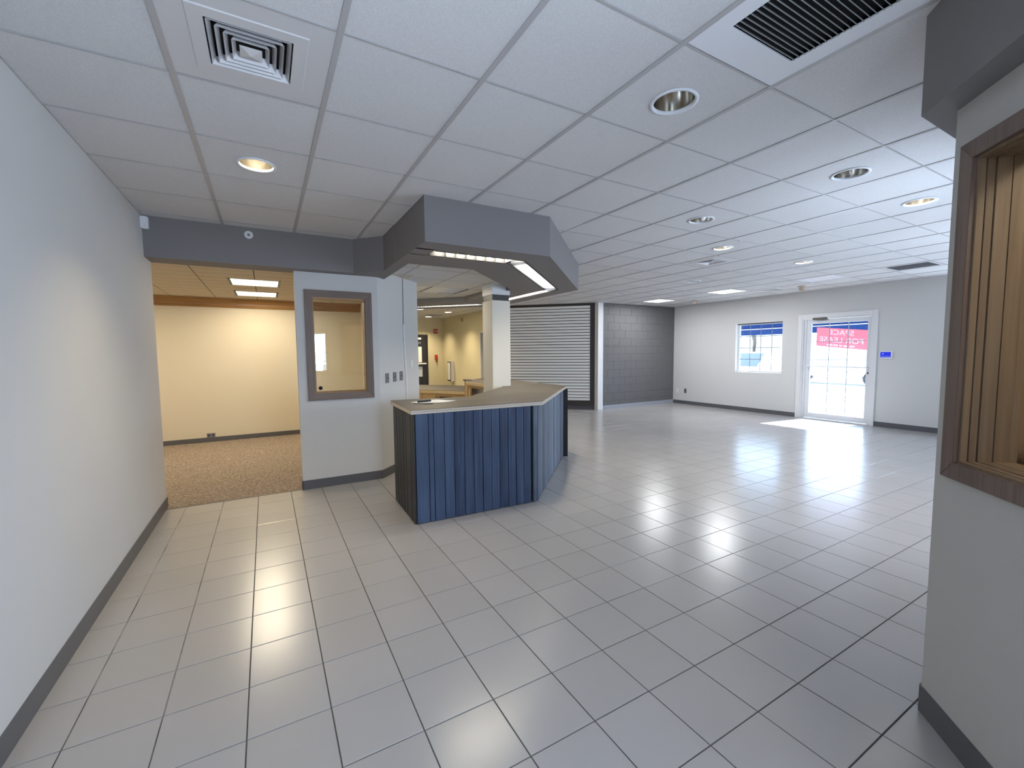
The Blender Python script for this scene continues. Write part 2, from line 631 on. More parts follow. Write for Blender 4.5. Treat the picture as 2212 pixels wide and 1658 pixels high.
def tile_piece(sx, sy, h, g, ch, up=True, g2=None):
    """square tile centred on the origin, face at z=0, chamfered edge"""
    a, b_ = sx / 2 - g, sy / 2 - (g if g2 is None else g2)
    s = 1 if up else -1
    vs = [(-a, -b_, -h * s), (a, -b_, -h * s), (a, b_, -h * s), (-a, b_, -h * s),
          (-a, -b_, -ch * s), (a, -b_, -ch * s), (a, b_, -ch * s), (-a, b_, -ch * s),
          (-a + ch, -b_ + ch, 0), (a - ch, -b_ + ch, 0), (a - ch, b_ - ch, 0), (-a + ch, b_ - ch, 0)]
    fs = [(0, 1, 5, 4), (1, 2, 6, 5), (2, 3, 7, 6), (3, 0, 4, 7), (4, 5, 9, 8), (5, 6, 10, 9), (6, 7, 11, 10), (7, 4, 8, 11), (8, 9, 10, 11)]
    if not up:
        fs = [tuple(reversed(f)) for f in fs]
    return vs, fs


cells = []
for i in range(-2, 40):
    for j in range(-26, 36):
        cx_, cy_ = FOX + (i + 0.5) * FTX, FOY + (j + 0.5) * FTY
        if not floor_ok(cx_, cy_): continue
        q = project((cx_, cy_, 0))
        vis = q is not None and -80 < q[0] < 2060 and 860 < q[1] < 1720
        # hidden by the counter or beyond it
        if vis and 1.2 < cx_ < 3.5 and cy_ > max(3.7, cx_ + 1.4): vis = False
        size = 1 / q[2] ** 3 if vis else 0
        cells.append((size, cx_, cy_))
cells.sort(reverse=True)
vs, fs = tile_piece(FTX, FTY, 0.0034, 0.0024, 0.0012)
me_ft = MB().add(vs, fs).mesh('tile', mt_tile)
rest = MB()
for k, (s_, x, y) in enumerate(cells):
    if k < 300 and s_ > 0:
        o = bpy.data.objects.new('tile', me_ft)
        o.location = (x, y, random.uniform(-0.0003, 0.0003))
        COL.objects.link(o)
        o.parent = fl
    else:
        rest.add([(a + x, b_ + y, c) for a, b_, c in vs], fs)
o = rest.build('tile', mt_tile, fl, recalc=False)
o['kind'] = 'stuff'

# ---- ceiling: slab above, hung grid and lay-in tiles
ce = MB().box(-3.4, EX + 0.2, -2.8, 15.2, ROOF, ROOF + 0.1).build('ceiling', mt_black)
struct(ce, 'white lay-in tile ceiling on a grey metal grid')

# tiles of the hung ceiling that hold something else
c_x = lambda c: COX + (c + 0.5) * CTX
c_y = lambda r: COY + (r + 0.5) * CTY
DOWN = [  # c, r, lit, label
    (1, 1, 1.0, 'lit warm downlight over the tiles beside the long left wall'),
    (4, -2, 0, 'unlit downlight with chrome bowl, the largest one, beside the black slotted return grille'),
    (7, -2, 0, 'unlit bright rimmed downlight, second along from the black slotted grille'),
    (9, -2, 0.8, 'lit warm downlight, third along from the black grille, by the near right wall'),
    (7, 0, 0, 'unlit chrome downlight midway between the soffit ring and the long row by the near wall'),
    (9, 1, 0.4, 'lit downlight just in front of the small square ceiling diffuser'),
    (12, 1, 0.35, 'lit downlight over the open floor in front of the glazed door'),
    (12, 4, 0, 'unlit small downlight over the middle of the far floor'),
    (12, 7, 0, 'unlit small downlight in front of the dark block wall'),
    (9, 13, 1.7, 'lit downlight beside the top of the white slatwall, peeking past the column'),
    (9, 16, 2.0, 'lit downlight seen past the column over the straw coloured hall'),
    (9, 19, 2.0, 'lit downlight at the far end by the black framed door'),
]
TROF = [
    (15, 8, 1, 'bright square ceiling panel light by the dark block wall'),
    (15, 5, 1, 'bright square ceiling panel light in front of the small grid window'),
    (15, 2, 0.0, 'dim square ceiling panel in front of the glazed door'),
    (7, 15, 0.9, 'lit square ceiling panel light over the straw coloured hall'),
]
DIFF = [
    (1, -1, 'square ceiling air diffuser with nested louvers beside the left wall'),
    (10, 2, 'small square air diffuser just behind a lit downlight over the open floor'),
    (16, 4, 'pale square air diffuser near the door wall'),
]
GRIL = [
    (4, -3, 'large white return panel with black slotted grille above the camera side'),
    (15, 0, 'dark grey slotted return grille in the ceiling near the door wall'),
    (9, 18, 'dull return grille in the ceiling at the far end of the straw hall'),
]
special = {}
for q in DOWN: special[(q[0], q[1])] = 'D'
for q in TROF: special[(q[0], q[1])] = 'X'
for q in DIFF: special[(q[0], q[1])] = 'X'
for q in GRIL: special[(q[0], q[1])] = 'X'


def ceil_ok(x0, x1, y0, y1):
    x, y = (x0 + x1) / 2, (y0 + y1) / 2
    if x1 < LX + 0.02: return False
    if y0 > 5.15 and x1 < 1.7: return False
    if 1.6 < x < 3.05 and 4.3 < y < 7.9 and (y - x) > 2.6 and (y - x) < 4.9 + 0: return False
    if x0 > 7.3 and y0 > NB: return False
    if y0 > 10.25 and x0 > 5.6: return False
    if x + y > 16.6 and x > 5.6 and y > NB: return False
    if y1 < x0 - CD - 0.6 and y1 < 0.6: return x1 < 5.5 and y0 > -2.7
    return True


def holed_tile():
    """tile with a round hole for a can light"""
    a = CTX / 2 - 0.008
    b_ = CTY / 2 - 0.0035
    n = 32
    vs, fs = [], []
    for i in range(n):
        t = 2 * PI * i / n
        c, s = math.cos(t), math.sin(t)
        k = 1 / max(abs(c), abs(s))
        vs.append((a * c * k, b_ * s * k, 0))
        vs.append((0.104 * c, 0.104 * s, 0))
        vs.append((0.104 * c, 0.104 * s, 0.016))
        vs.append((a * c * k, b_ * s * k, 0.016))
    for i in range(n):
        p, q = i * 4, ((i + 1) % n) * 4
        fs += [(p, p + 1, q + 1, q), (p + 1, p + 2, q + 2, q + 1), (p + 2, p + 3, q + 3, q + 2), (p + 3, p, q, q + 3)]
    return MB().add(vs, fs)


TZ = CE + 0.004
cvs, cfs = tile_piece(CTX, CTY, 0.016, 0.007, 0.001, up=False, g2=0.0025)
me_ct = MB().add(cvs, cfs).mesh('tile', mt_ceil)
me_ch = holed_tile().mesh('tile', mt_ceil)
ccells = []
for c in range(-1, 19):
    for r in range(-9, 21):
        x0, x1 = COX + c * CTX, COX + (c + 1) * CTX
        y0, y1 = COY + r * CTY, COY + (r + 1) * CTY
        if x0 > EX or y0 > 14.95: continue
        if not ceil_ok(x0, x1, y0, y1): continue
        if special.get((c, r)) == 'X': continue
        x, y = (x0 + x1) / 2, (y0 + y1) / 2
        q = project((x, y, CE))
        vis = q is not None and -300 < q[0] < 2150 and -300 < q[1] < 720
        ccells.append((1 / q[2] ** 3 if vis else 0, x, y, special.get((c, r)) == 'D'))
ccells.sort(reverse=True)
rest = MB()
for k, (s_, x, y, hole) in enumerate(ccells):
    if hole or (k < 285 and s_ > 0):
        o = bpy.data.objects.new('tile', me_ch if hole else me_ct)
        o.location = (x, y, TZ + random.uniform(-0.0004, 0.0006))
        COL.objects.link(o)
        o.parent = ce
    else:
        rest.add([(a + x, b_ + y, d + TZ) for a, b_, d in cvs], cfs)
if rest.v:
    o = rest.build('tile', mt_ceil, ce, recalc=False)
    o['kind'] = 'stuff'


def tee(x0, x1, y0, y1, z, parent=ce, w=0.012):
    m = MB()
    if abs(x1 - x0) > abs(y1 - y0):
        m.box(x0, x1, y0 - 0.0045, y0 + 0.0045, z, z + 0.003)
        m.box(x0, x1, y0 - 0.0015, y0 + 0.0015, z + 0.003, z + 0.035)
    else:
        m.box(x0 - w, x0 + w, y0, y1, z - 0.0004, z + 0.003)
        m.box(x0 - 0.0015, x0 + 0.0015, y0, y1, z + 0.003, z + 0.035)
    return m.build('grid_bar', mt_grid, parent, recalc=False)


for c in range(0, 19):   # bars running away from the camera
    x = COX + c * CTX
    if x > EX: continue
    lo = -2.6
    if x < 1.0: tee(x, x, lo, 5.04, CE)
    elif x < 3.2:
        tee(x, x, lo, 3.39, CE)
        tee(x, x, 8.4, 14.9, CE)
    elif x < 5.6: tee(x, x, max(lo, -2.6), 14.9, CE)
    elif x < 7.4: tee(x, x, 0.6, 15.95 - x, CE)
    else: tee(x, x, 0.6, NB, CE)
for r in range(-8, 21):
    y = COY + r * CTY
    if y < -2.6 or y > 14.9: continue
    if y < 0.6: tee(LX, 5.4, y, y, CE)
    elif y < 3.37: tee(LX, EX, y, y, CE)
    elif y < 5.03:
        tee(LX, 1.15, y, y, CE)
        tee(2.4, EX, y, y, CE)
    elif y < 8.4: tee(3.7, EX, y, y, CE)
    elif y < 10.3: tee(1.77, 15.95 - y, y, y, CE)
    else: tee(1.77, 5.6, y, y, CE)


# ---- walls
def wall(name, mb, mat, label=None):
    return struct(mb.build(name, mat), label)


def wall_with_holes(axis, c0, c1, a0, a1, z0, z1, holes):
    """wall slab with rectangular openings; axis 'Y': runs along x between y=c0..c1; holes (a0,a1,z0,z1)"""
    m = MB()
    bx = (lambda p, q, r, s: m.box(p, q, c0, c1, r, s)) if axis == 'Y' else (lambda p, q, r, s: m.box(c0, c1, p, q, r, s))
    cur = a0
    for h in sorted(holes):
        if h[0] > cur: bx(cur, h[0], z0, z1)
        if h[2] > z0: bx(h[0], h[1], z0, h[2])
        if h[3] < z1: bx(h[0], h[1], h[3], z1)
        cur = h[1]
    if cur < a1: bx(cur, a1, z0, z1)
    return m


wall('wall_left', MB().box(LX - 0.115, LX, -2.7, 5.30, -0.02, ROOF), mt_wall, 'long pale wall in warm and cool light')
# wall with the inner office window
WIN = (0.455, 1.022, 1.05, 2.105)
wall('wall_center', wall_with_holes('Y', WY, WY + 0.12, 0.297, 1.158, -0.02, 2.52, [WIN]), mt_wall)
wall('wall_center_right', MB().wallseg((1.155, WY), (1.845, WY + 0.69), 0.12, -0.02, 2.52), mt_wall)
# walls of the far hall
wall('wall_hall_left', MB().box(1.66, 1.76, 5.98, 15.0, -0.02, ROOF), mt_wall_olive)
wall('wall_hall_back', wall_with_holes('Y', 14.95, 15.07, 1.66, 5.75, -0.02, ROOF, [(4.12, 5.05, -0.02, 2.15)]), mt_wall_olive)
wall('wall_hall_right', wall_with_holes('X', 5.62, 5.74, 10.25, 15.0, -0.02, ROOF, [(10.85, 11.78, -0.02, 2.13)]), mt_wall_olive)
wall('wall_slat', MB().wallseg((7.42, 8.56), (5.62, 10.28), -0.12, -0.02, ROOF), mt_wall)
wall('wall_front_room', wall_with_holes('Y', 0.515, 0.635, 2.36, EX + 0.12, -0.02, ROOF, [(3.6, 5.2, 0.85, 2.15), (6.0, 7.6, 0.85, 2.15)]), mt_wall)
EW = (5.517, 6.646, 0.95, 2.145)
ED = (3.85, 5.10, -0.02, 2.155)
EW2 = (1.05, 2.45, 1.10, 2.145)
wall('wall_door_side', wall_with_holes('X', EX, EX + 0.15, 0.515, NB + 0.2, -0.02, ROOF, [EW, ED, EW2]), mt_wall, 'pale wall with the glazed door and grid window')


# diagonal near wall on the right: runs along y = x - CD; s measured from its outer corner (2.285, 0.635)
CX0, CY0 = 2.285, 0.635
DANG = PI + PI / 4          # direction of increasing s (towards -x, -y)


def dwall(mb):
    return xform(mb, (CX0, CY0), DANG)     # local +y then points to the far side (away from the corridor)


sA = (0.110, 1.056)          # opening of the wood window
sB = (1.50, 2.46)                   # opening of the outside window behind the camera
m = MB()
m.box(0, sA[0], 0, 0.12, -0.02, ROOF)
m.box(sA[0], sA[1], 0, 0.12, -0.02, 1.054)
m.box(sA[0], sA[1], 0, 0.12, 2.163, ROOF)
m.box(sA[1], sB[0], 0, 0.12, -0.02, ROOF)
m.box(sB[0], sB[1], 0, 0.12, -0.02, 1.08)
m.box(sB[0], sB[1], 0, 0.12, 1.99, ROOF)
m.box(sB[1], 4.55, 0, 0.12, -0.02, ROOF)
mt_wall_shade = simple('shaded_wall_paint', (0.50, 0.49, 0.465), 0.75, noise=0.015, nscale=3, bump=0.12, bscale=260)  # wall paint darkened so that the wall's shade sits in the colour
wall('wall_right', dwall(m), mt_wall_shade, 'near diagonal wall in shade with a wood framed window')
wall('wall_right_end', MB().prism([(2.285, 0.635), (2.37, 0.55), (2.40, 0.52), (2.40, 0.635)], -0.02, ROOF), mt_wall)

# block wall: backing plus single blocks in running bond
bw = MB().box(7.45, EX + 0.1, NB + 0.012, NB + 0.2, -0.02, ROOF).build('wall_block', mt_block)
struct(bw, 'dark grey painted concrete block wall')
BH, BL = 0.2032, 0.4064
me_bl = {}


def block_mesh(L, H):
    key = (round(L, 4), round(H, 4))
    if key not in me_bl:
        g, c = 0.0008, 0.0020
        v = []
        for yy, i in ((0.014, 0), (c, 0), (0, c)):
            v += [(g + i, yy, g + i), (L - g - i, yy, g + i), (L - g - i, yy, H - g - i), (g + i, yy, H - g - i)]
        f = []
        for k in (0, 4):
            for i in range(4):
                j = (i + 1) % 4
                f.append((k + i, k + j, k + 4 + j, k + 4 + i))
        f.append((8, 9, 10, 11))
        me_bl[key] = MB().add(v, f).mesh('block', mt_block)
    return me_bl[key]


for row in range(14):
    z0 = row * BH
    z1 = min(z0 + BH, CE - 0.004)
    if z1 - z0 < 0.03: continue
    x = 7.50 - (0 if row % 2 else BL / 2)
    while x < EX:
        a, b_ = max(x, 7.50), min(x + BL, EX)
        if b_ - a > 0.03:
            o = bpy.data.objects.new('block', block_mesh(b_ - a, z1 - z0))
            o.location = (a, NB - 0.002 + random.uniform(-0.001, 0.001), z0)
            COL.objects.link(o)
            o.parent = bw
        x += BL

# white corner post between slat wall and block wall
struct(MB().prism([(7.305, 8.44), (7.40, 8.47), (7.50, 8.47), (7.50, 8.70), (7.40, 8.70), (7.30, 8.56)], 0, CE).build('trim_1', mt_white), 'white corner post')

# ---- soffits
def offset_path(pts, off):
    """offset an open polyline to its left"""
    P = [Vector(p) for p in pts]
    out = []
    for i, p in enumerate(P):
        if i == 0: d = (P[1] - P[0]).normalized(); out.append(p + Vector((-d.y, d.x)) * off); continue
        if i == len(P) - 1: d = (P[-1] - P[-2]).normalized(); out.append(p + Vector((-d.y, d.x)) * off); continue
        d0 = (P[i] - P[i - 1]).normalized(); d1 = (P[i + 1] - P[i]).normalized()
        n0 = Vector((-d0.y, d0.x)); n1 = Vector((-d1.y, d1.x))
        k = off / (1 + n0.dot(n1))
        out.append(p + (n0 + n1) * k)
    return out


RING = [(1.135, 3.37), (2.33, 3.365), (3.925, 4.965), (3.925, 7.32), (2.33, 8.915), (1.79, 8.915)]
o0, o1, o2, o3 = (offset_path(RING, k) for k in (0.0, 0.262, 0.462, 0.90))
m = MB()
for A, B, z1 in ((o0, o1, CE + 0.02), (o2, o3, CE + 0.02)):
    for i in range(len(RING) - 1):
        m.prism([tuple(A[i]), tuple(A[i + 1]), tuple(B[i + 1]), tuple(B[i])], SB, z1)
for i in range(len(RING) - 1):
    m.prism([tuple(o1[i]), tuple(o1[i + 1]), tuple(o2[i + 1]), tuple(o2[i])], SB + 0.085, CE + 0.01)
m.box(1.135, 1.305, 3.60, 3.85, SB, CE)
soff = struct(m.build('ceiling_soffit', mt_soffit), 'dark taupe eight sided dropped soffit ring over the counter')
m = MB().prism([(LX, 5.03), (0.878, 5.03), (1.135, 4.735), (1.135, 4.272), (1.265, 4.272), (1.265, 5.32), (LX, 5.32)], SB, CE + 0.02)
struct(m.build('ceiling_soffit_beam', mt_soffit), 'dark taupe beam across the office opening')
# near right soffit over the diagonal wall
q = 0.085
pA = (2.215, 0.717)
m = MB().prism([pA, (EX, 0.717), (EX, 0.60), (2.33, 0.60), (2.33 - 3.2, 0.60 - 3.2), (pA[0] - 3.2, pA[1] - 3.2)], SB, CE + 0.02)
struct(m.build('ceiling_soffit_right', mt_soffit), 'dark taupe soffit above the near diagonal wall')

# ---- column
m = MB().box(2.80, 3.092, 5.475, 5.785, -0.01, 2.224)
col = struct(m.build('column', simple('cream_column_paint', (0.80, 0.75, 0.65), 0.7, bump=0.1), bevel=0.003), 'square cream column behind the counter')
MB().box(2.812, 3.080, 5.487, 5.773, 2.224, 2.306).build('band', mt_blackm, col)
col.children[0]['label'] = 'black recessed band'
MB().box(2.80, 3.092, 5.475, 5.785, 2.306, IC + 0.02).build('capital', mt_white, col, bevel=0.003)

# ---- lower ceiling inside the ring
ICP = [(1.24, 4.2), (2.0, 4.2), (3.10, 5.30), (3.10, 7.05), (2.2, 7.95), (1.24, 7.95)]
ic = MB().prism(ICP, IC + 0.03, IC + 0.05).build('ceiling_inner', mt_black)
struct(ic, 'lower tile ceiling inside the soffit ring')


def clip(poly, win):
    """convex window clip, both counter-clockwise"""
    out = list(poly)
    for i in range(len(win)):
        (ax, ay), (bx_, by_) = win[i], win[(i + 1) % len(win)]
        side = lambda p: (bx_ - ax) * (p[1] - ay) - (by_ - ay) * (p[0] - ax)
        src, out = out, []
        for k in range(len(src)):
            p, q3 = src[k - 1], src[k]
            sp, sq = side(p), side(q3)
            if (sp >= 0) != (sq >= 0):
                t = sp / (sp - sq)
                out.append((p[0] + (q3[0] - p[0]) * t, p[1] + (q3[1] - p[1]) * t))
            if sq >= 0: out.append(q3)
        if not out: return []
    return out


def area2(p):
    return abs(sum(p[i - 1][0] * p[i][1] - p[i][0] * p[i - 1][1] for i in range(len(p)))) / 2


for c in range(3, 7):
    for r in range(2, 10):
        if (c, r) == (5, 6): continue
        x0, x1 = COX + c * CTX + 0.006, COX + (c + 1) * CTX - 0.006
        y0, y1 = COY + r * CTY + 0.0035, COY + (r + 1) * CTY - 0.0035
        p = clip([(x0, y0), (x1, y0), (x1, y1), (x0, y1)], ICP)
        if len(p) > 2 and area2(p) > 0.003:
            MB().prism(p, IC + 0.003, IC + 0.018).build('tile', mt_ceil, ic)
for c in (4, 5, 6):
    x = COX + c * CTX
    p = clip([(x - 0.010, 4.2), (x + 0.010, 4.2), (x + 0.010, 7.95), (x - 0.010, 7.95)], ICP)
    if len(p) > 2: MB().prism(p, IC, IC + 0.02).build('grid_bar', mt_grid, ic)
for r in (3, 4, 5, 6, 7, 8):
    y = COY + r * CTY
    p = clip([(1.24, y - 0.0045), (3.3, y - 0.0045), (3.3, y + 0.0045), (1.24, y + 0.0045)], ICP)
    if len(p) > 2: MB().prism(p, IC + 0.0004, IC + 0.02).build('grid_bar', mt_grid, ic)

# ---- office beyond the opening
OY = 8.92
wall('wall_office_back', MB().box(-3.3, 1.80, OY, OY + 0.12, -0.02, 2.6), mt_wall_cream)
wall('wall_office_left', MB().box(-3.3, -3.18, 5.2, OY, -0.02, 2.6), mt_wall_cream)
wall('wall_office_right', MB().box(1.655, 1.664, 5.72, OY, -0.02, 2.6), mt_wall_cream)
wall('wall_office_front', MB().box(-3.3, LX - 0.115, 5.2, 5.3, -0.02, 2.6), mt_wall_cream)
ca = MB().prism([(LX - 0.02, 5.214), (0.297, 5.214), (0.31, 5.30), (1.15, 5.30), (1.655, 5.80), (1.655, OY), (-3.18, OY), (-3.18, 5.30), (LX - 0.02, 5.30)], -0.004, 0.006).build('floor_carpet', mt_carpet)
struct(ca, 'speckled beige office carpet')
oc = MB().box(-3.3, 1.70, 5.34, OY + 0.1, IC + 0.0065, IC + 0.05).build('ceiling_office', simple('brown_gap', (0.035, 0.025, 0.018), 0.9))
struct(oc, 'cream office ceiling of small scored tiles')
mt_otile = simple('cream_acoustic_tile', (0.62, 0.56, 0.46), 0.9, noise=0.03, nscale=60, bump=0.3, bscale=190)
OT = 0.303
ox0, oy0 = -0.383, 6.555
OTROF = [(-0.383, 6.555), (-0.383, 6.555 + 4 * OT + 0.03)]
me_ot = {}
for i in range(-10, 8):
    for j in range(-5, 9):
        x0, x1 = ox0 + i * OT, ox0 + (i + 1) * OT
        y0, y1 = oy0 + j * OT, oy0 + (j + 1) * OT
        x0, x1, y0, y1 = max(x0, -3.18), min(x1, 1.655), max(y0, 5.31), min(y1, OY)
        if x1 - x0 < 0.03 or y1 - y0 < 0.03: continue
        if i in (0, 1) and j in (0, 1, 4, 5): continue
        key = (round(x1 - x0, 3), round(y1 - y0, 3))
        if key not in me_ot:
            v, f = tile_piece(x1 - x0, y1 - y0, 0.0035, 0.0045, 0.001, up=False, g2=0.0095)
            me_ot[key] = MB().add(v, f).mesh('tile', mt_otile)
        o = bpy.data.objects.new('tile', me_ot[key])
        o.location = ((x0 + x1) / 2, (y0 + y1) / 2, IC + 0.002)
        COL.objects.link(o)
        o.parent = oc
for k in range(-5, 4):
    x = ox0 + k * 2 * OT
    if -3.18 < x < 1.6: MB().box(x - 0.004, x + 0.004, 5.33, OY, IC + 0.0035, IC + 0.0064).build('grid_bar', mt_grid, oc, recalc=False)
# crown board
prof = [(0, 2.295), (0.020, 2.295), (0.026, 2.315), (0.018, 2.33), (0.022, 2.37), (0.040, 2.41), (0.060, 2.43), (0.066, IC - 0.001), (0, IC - 0.001)]
m = MB()
n_ = len(prof)
for xx in (-3.18, 1.655):
    m.v += [(xx, OY - d, z) for d, z in prof]
m.f += [tuple(range(n_)), tuple(range(2 * n_ - 1, n_ - 1, -1))] + [(i, (i + 1) % n_, n_ + (i + 1) % n_, n_ + i) for i in range(n_)]
struct(m.build('trim_2', mt_honey), 'honey oak crown board along the office back wall')

# ---- baseboards
def base(name, mb, mat=None):
    return struct(mb.build(name, mat or mt_base))


BBH = 0.095
base('baseboard_left', MB().box(LX, LX + 0.008, -2.4, 5.30, 0, 0.10))
base('baseboard_left_end', MB().box(LX - 0.115, LX + 0.004, 5.30, 5.306, 0, 0.10))
base('baseboard_office', MB().box(-3.18, 1.655, OY - 0.010, OY, 0.006, 0.085))
base('baseboard_center', MB().box(0.292, 1.158, WY - 0.008, WY, 0, 0.10).box(0.290, 0.297, WY - 0.008, WY + 0.12, 0, 0.10))
base('baseboard_center_right', MB().wallseg((1.155, WY), (1.845, WY + 0.69), -0.008, 0, 0.10))
base('baseboard_door_side', MB().box(EX - 0.008, EX, 5.19, NB - 0.002, 0, BBH).box(EX - 0.008, EX, 0.64, 3.757, 0, BBH))
base('baseboard_block', MB().box(7.50, EX - 0.008, NB - 0.012, NB - 0.004, 0, BBH), mt_base_light)
base('baseboard_slat', MB().wallseg((7.36, 8.59), (5.62, 10.26), 0.012, 0, BBH))
base('baseboard_right', dwall(MB().box(0, 4.3, -0.008, 0, 0, 0.105)))
base('baseboard_right_end', MB().box(2.29, EX - 0.01, 0.635, 0.643, 0, 0.105))
base('baseboard_hall', MB().box(1.78, 5.62, 14.94, 14.95, 0, 0.1).box(5.61, 5.62, 11.9, 14.95, 0, 0.1))

# ------------------------------------------------------------ doors and windows
# glazed outside door
X0 = EX + 0.03
dr = empty('door_1', (EX, 4.43, 0))
struct(dr, 'white framed glazed door')
for a in (MB().box(EX - 0.022, EX, 3.757, 3.85, 0, 2.243), MB().box(EX - 0.022, EX, 5.10, 5.19, 0, 2.243), MB().box(EX - 0.022, EX, 3.85, 5.10, 2.150, 2.243)):
    a.build('casing', mt_white, dr, bevel=0.003)
for a in (MB().box(EX - 0.01, EX + 0.15, 3.85, 3.872, 0, 2.15), MB().box(EX - 0.01, EX + 0.15, 5.078, 5.10, 0, 2.15), MB().box(EX - 0.01, EX + 0.15, 3.872, 5.078, 2.13, 2.15),
          MB().box(EX + 0.02, EX + 0.10, 5.03, 5.078, 0, 2.13)):
    a.build('jamb', mt_white, dr)
MB().box(EX + 0.0, EX + 0.15, 3.872, 5.078, -0.01, 0.012).build('threshold', mt_alu, dr)
lf = MB()
ly0, ly1, lz1 = 3.874, 5.028, 2.125
lf.box(X0, X0 + 0.045, ly0, ly0 + 0.062, 0.018, lz1)
lf.box(X0, X0 + 0.045, ly1 - 0.085, ly1, 0.018, lz1)
lf.box(X0, X0 + 0.045, ly0 + 0.062, ly1 - 0.085, lz1 - 0.085, lz1)
lf.box(X0, X0 + 0.045, ly0 + 0.062, ly1 - 0.085, 0.018, 0.13)
leaf = lf.build('leaf', mt_alu, dr)
MB().box(X0 + 0.018, X0 + 0.024, ly0 + 0.06, ly1 - 0.083, 0.128, lz1 - 0.083).build('glass', mt_glass, leaf)
gy0, gy1 = ly0 + 0.062, ly1 - 0.085
for k in (1, 2):
    y = gy0 + (gy1 - gy0) * k / 3
    MB().box(X0 + 0.026, X0 + 0.036, y - 0.006, y + 0.006, 0.13, 2.04).build('muntin', mt_muntin_pale, leaf)
for k in (1, 2, 3, 4):
    z = 0.13 + 1.91 * k / 5
    MB().box(X0 + 0.0262, X0 + 0.0358, gy0, gy1, z - 0.006, z + 0.006).build('muntin', mt_muntin_pale, leaf)
bar = MB().tube([(X0 - 0.055, ly0 + 0.03, 1.13), (X0 - 0.055, ly1 - 0.04, 1.135)], 0.012)
bar.box(X0 - 0.06, X0, ly0 + 0.02, ly0 + 0.045, 1.115, 1.145).box(X0 - 0.06, X0, ly1 - 0.055, ly1 - 0.03, 1.12, 1.15)
bar.build('push_bar', mt_alu, leaf)
MB().lathe([(0.0, -0.006), (0.016, -0.006), (0.018, 0.0)], (X0, ly0 + 0.03, 1.02), 16, 'X').build('lock', mt_bronze, leaf)
cl = MB().box(EX - 0.03, EX + 0.02, 4.63, 4.90, 2.115, 2.165).build('closer', mt_bronze, dr, bevel=0.006)
MB().tube([(EX - 0.01, 4.74, 2.11), (EX + 0.01, 4.82, 2.10), (EX + 0.03, 4.70, 2.10)], 0.007, 6).build('arm', mt_vent, cl)


def grid_window(name, y0, y1, z0, z1, label=None, xg=EX + 0.10, cols=4, rows=4):
    w = empty(name, (EX, (y0 + y1) / 2, z0))
    struct(w, label)
    f = 0.042
    for a in (MB().box(xg, xg + 0.05, y0, y1, z1 - f, z1), MB().box(xg, xg + 0.05, y0, y1, z0, z0 + f), MB().box(xg, xg + 0.05, y0, y0 + f, z0 + f, z1 - f), MB().box(xg, xg + 0.05, y1 - f, y1, z0 + f, z1 - f)):
        a.build('frame', mt_white, w)
    # plaster reveal liners
    t = 0.006
    for q4 in ((y0, y1, z0, z0 + t), (y0, y1, z1 - t, z1), (y0, y0 + t, z0 + t, z1 - t), (y1 - t, y1, z0 + t, z1 - t)): MB().box(EX - 0.003, xg, *q4).build('reveal', mt_white, w)
    MB().box(xg + 0.022, xg + 0.028, y0 + f, y1 - f, z0 + f, z1 - f).build('glass', mt_glass, w)
    for k in range(1, cols):
        y = y0 + f + (y1 - y0 - 2 * f) * k / cols
        MB().box(xg + 0.015, xg + 0.02, y - 0.007, y + 0.007, z0 + f, z1 - f).build('muntin', mt_muntin, w)
    for k in range(1, rows):
        z = z0 + f + (z1 - z0 - 2 * f) * k / rows
        MB().box(xg + 0.0152, xg + 0.0198, y0 + f, y1 - f, z - 0.007, z + 0.007).build('muntin', mt_muntin, w)
    return w


w1 = grid_window('window_1', *EW, label='small square grid window beside the glazed door')
MB().box(EX + 0.035, EX + 0.06, EW[0] + 0.02, EW[1] - 0.02, EW[3] - 0.03, EW[3] - 0.005).build('blind_rail', mt_bronze, w1)
grid_window('window_2', *EW2, label='added unseen grid window further along the door wall')  # added out of view to let in more daylight
for nm, a, b_ in (('window_3', 3.6, 5.2), ('window_4', 6.0, 7.6)):  # both windows added out of view to brighten the room
    w = empty(nm, ((a + b_) / 2, 0.58, 0.85))
    struct(w, 'added unseen wide white window')
    for mm in frame_rect(a, b_, 0.85, 2.15, 0.05, 0.535, 0.585, 'Y'): mm.build('frame', mt_white, w)
    MB().box((a + b_) / 2 - 0.02, (a + b_) / 2 + 0.02, 0.54, 0.58, 0.90, 2.10).build('mullion', mt_white, w)
    MB().box(a + 0.05, b_ - 0.05, 0.557, 0.563, 0.90, 2.10).build('glass', mt_glass, w)

# inner office window (wood casing)
w = empty('window_5', (0.735, WY, 0.976))
struct(w, 'inner office window in greyish wood casing')
ca0, ca1, cz0, cz1 = 0.384, 1.086, 0.976, 2.182


def casing4(a0, a1, z0, z1, cw, d0, d1, fn, mh, mv, parent):
    """mitred casing boards; fn maps (a, depth, z) to world"""
    quads = [([(a0, z1), (a1, z1), (a1 - cw, z1 - cw), (a0 + cw, z1 - cw)], mh), ([(a0, z0), (a1, z0), (a1 - cw, z0 + cw), (a0 + cw, z0 + cw)], mh),
             ([(a0, z0), (a0, z1), (a0 + cw, z1 - cw), (a0 + cw, z0 + cw)], mv), ([(a1, z0), (a1, z1), (a1 - cw, z1 - cw), (a1 - cw, z0 + cw)], mv)]
    for q_, mt in quads:
        m = MB()
        m.add([fn(a, d0, z) for a, z in q_] + [fn(a, d1, z) for a, z in q_], [(0, 1, 2, 3), (4, 7, 6, 5)] + [(i, (i + 1) % 4, 4 + (i + 1) % 4, 4 + i) for i in range(4)])
        m.build('casing', mt, parent, bevel=0.0015)


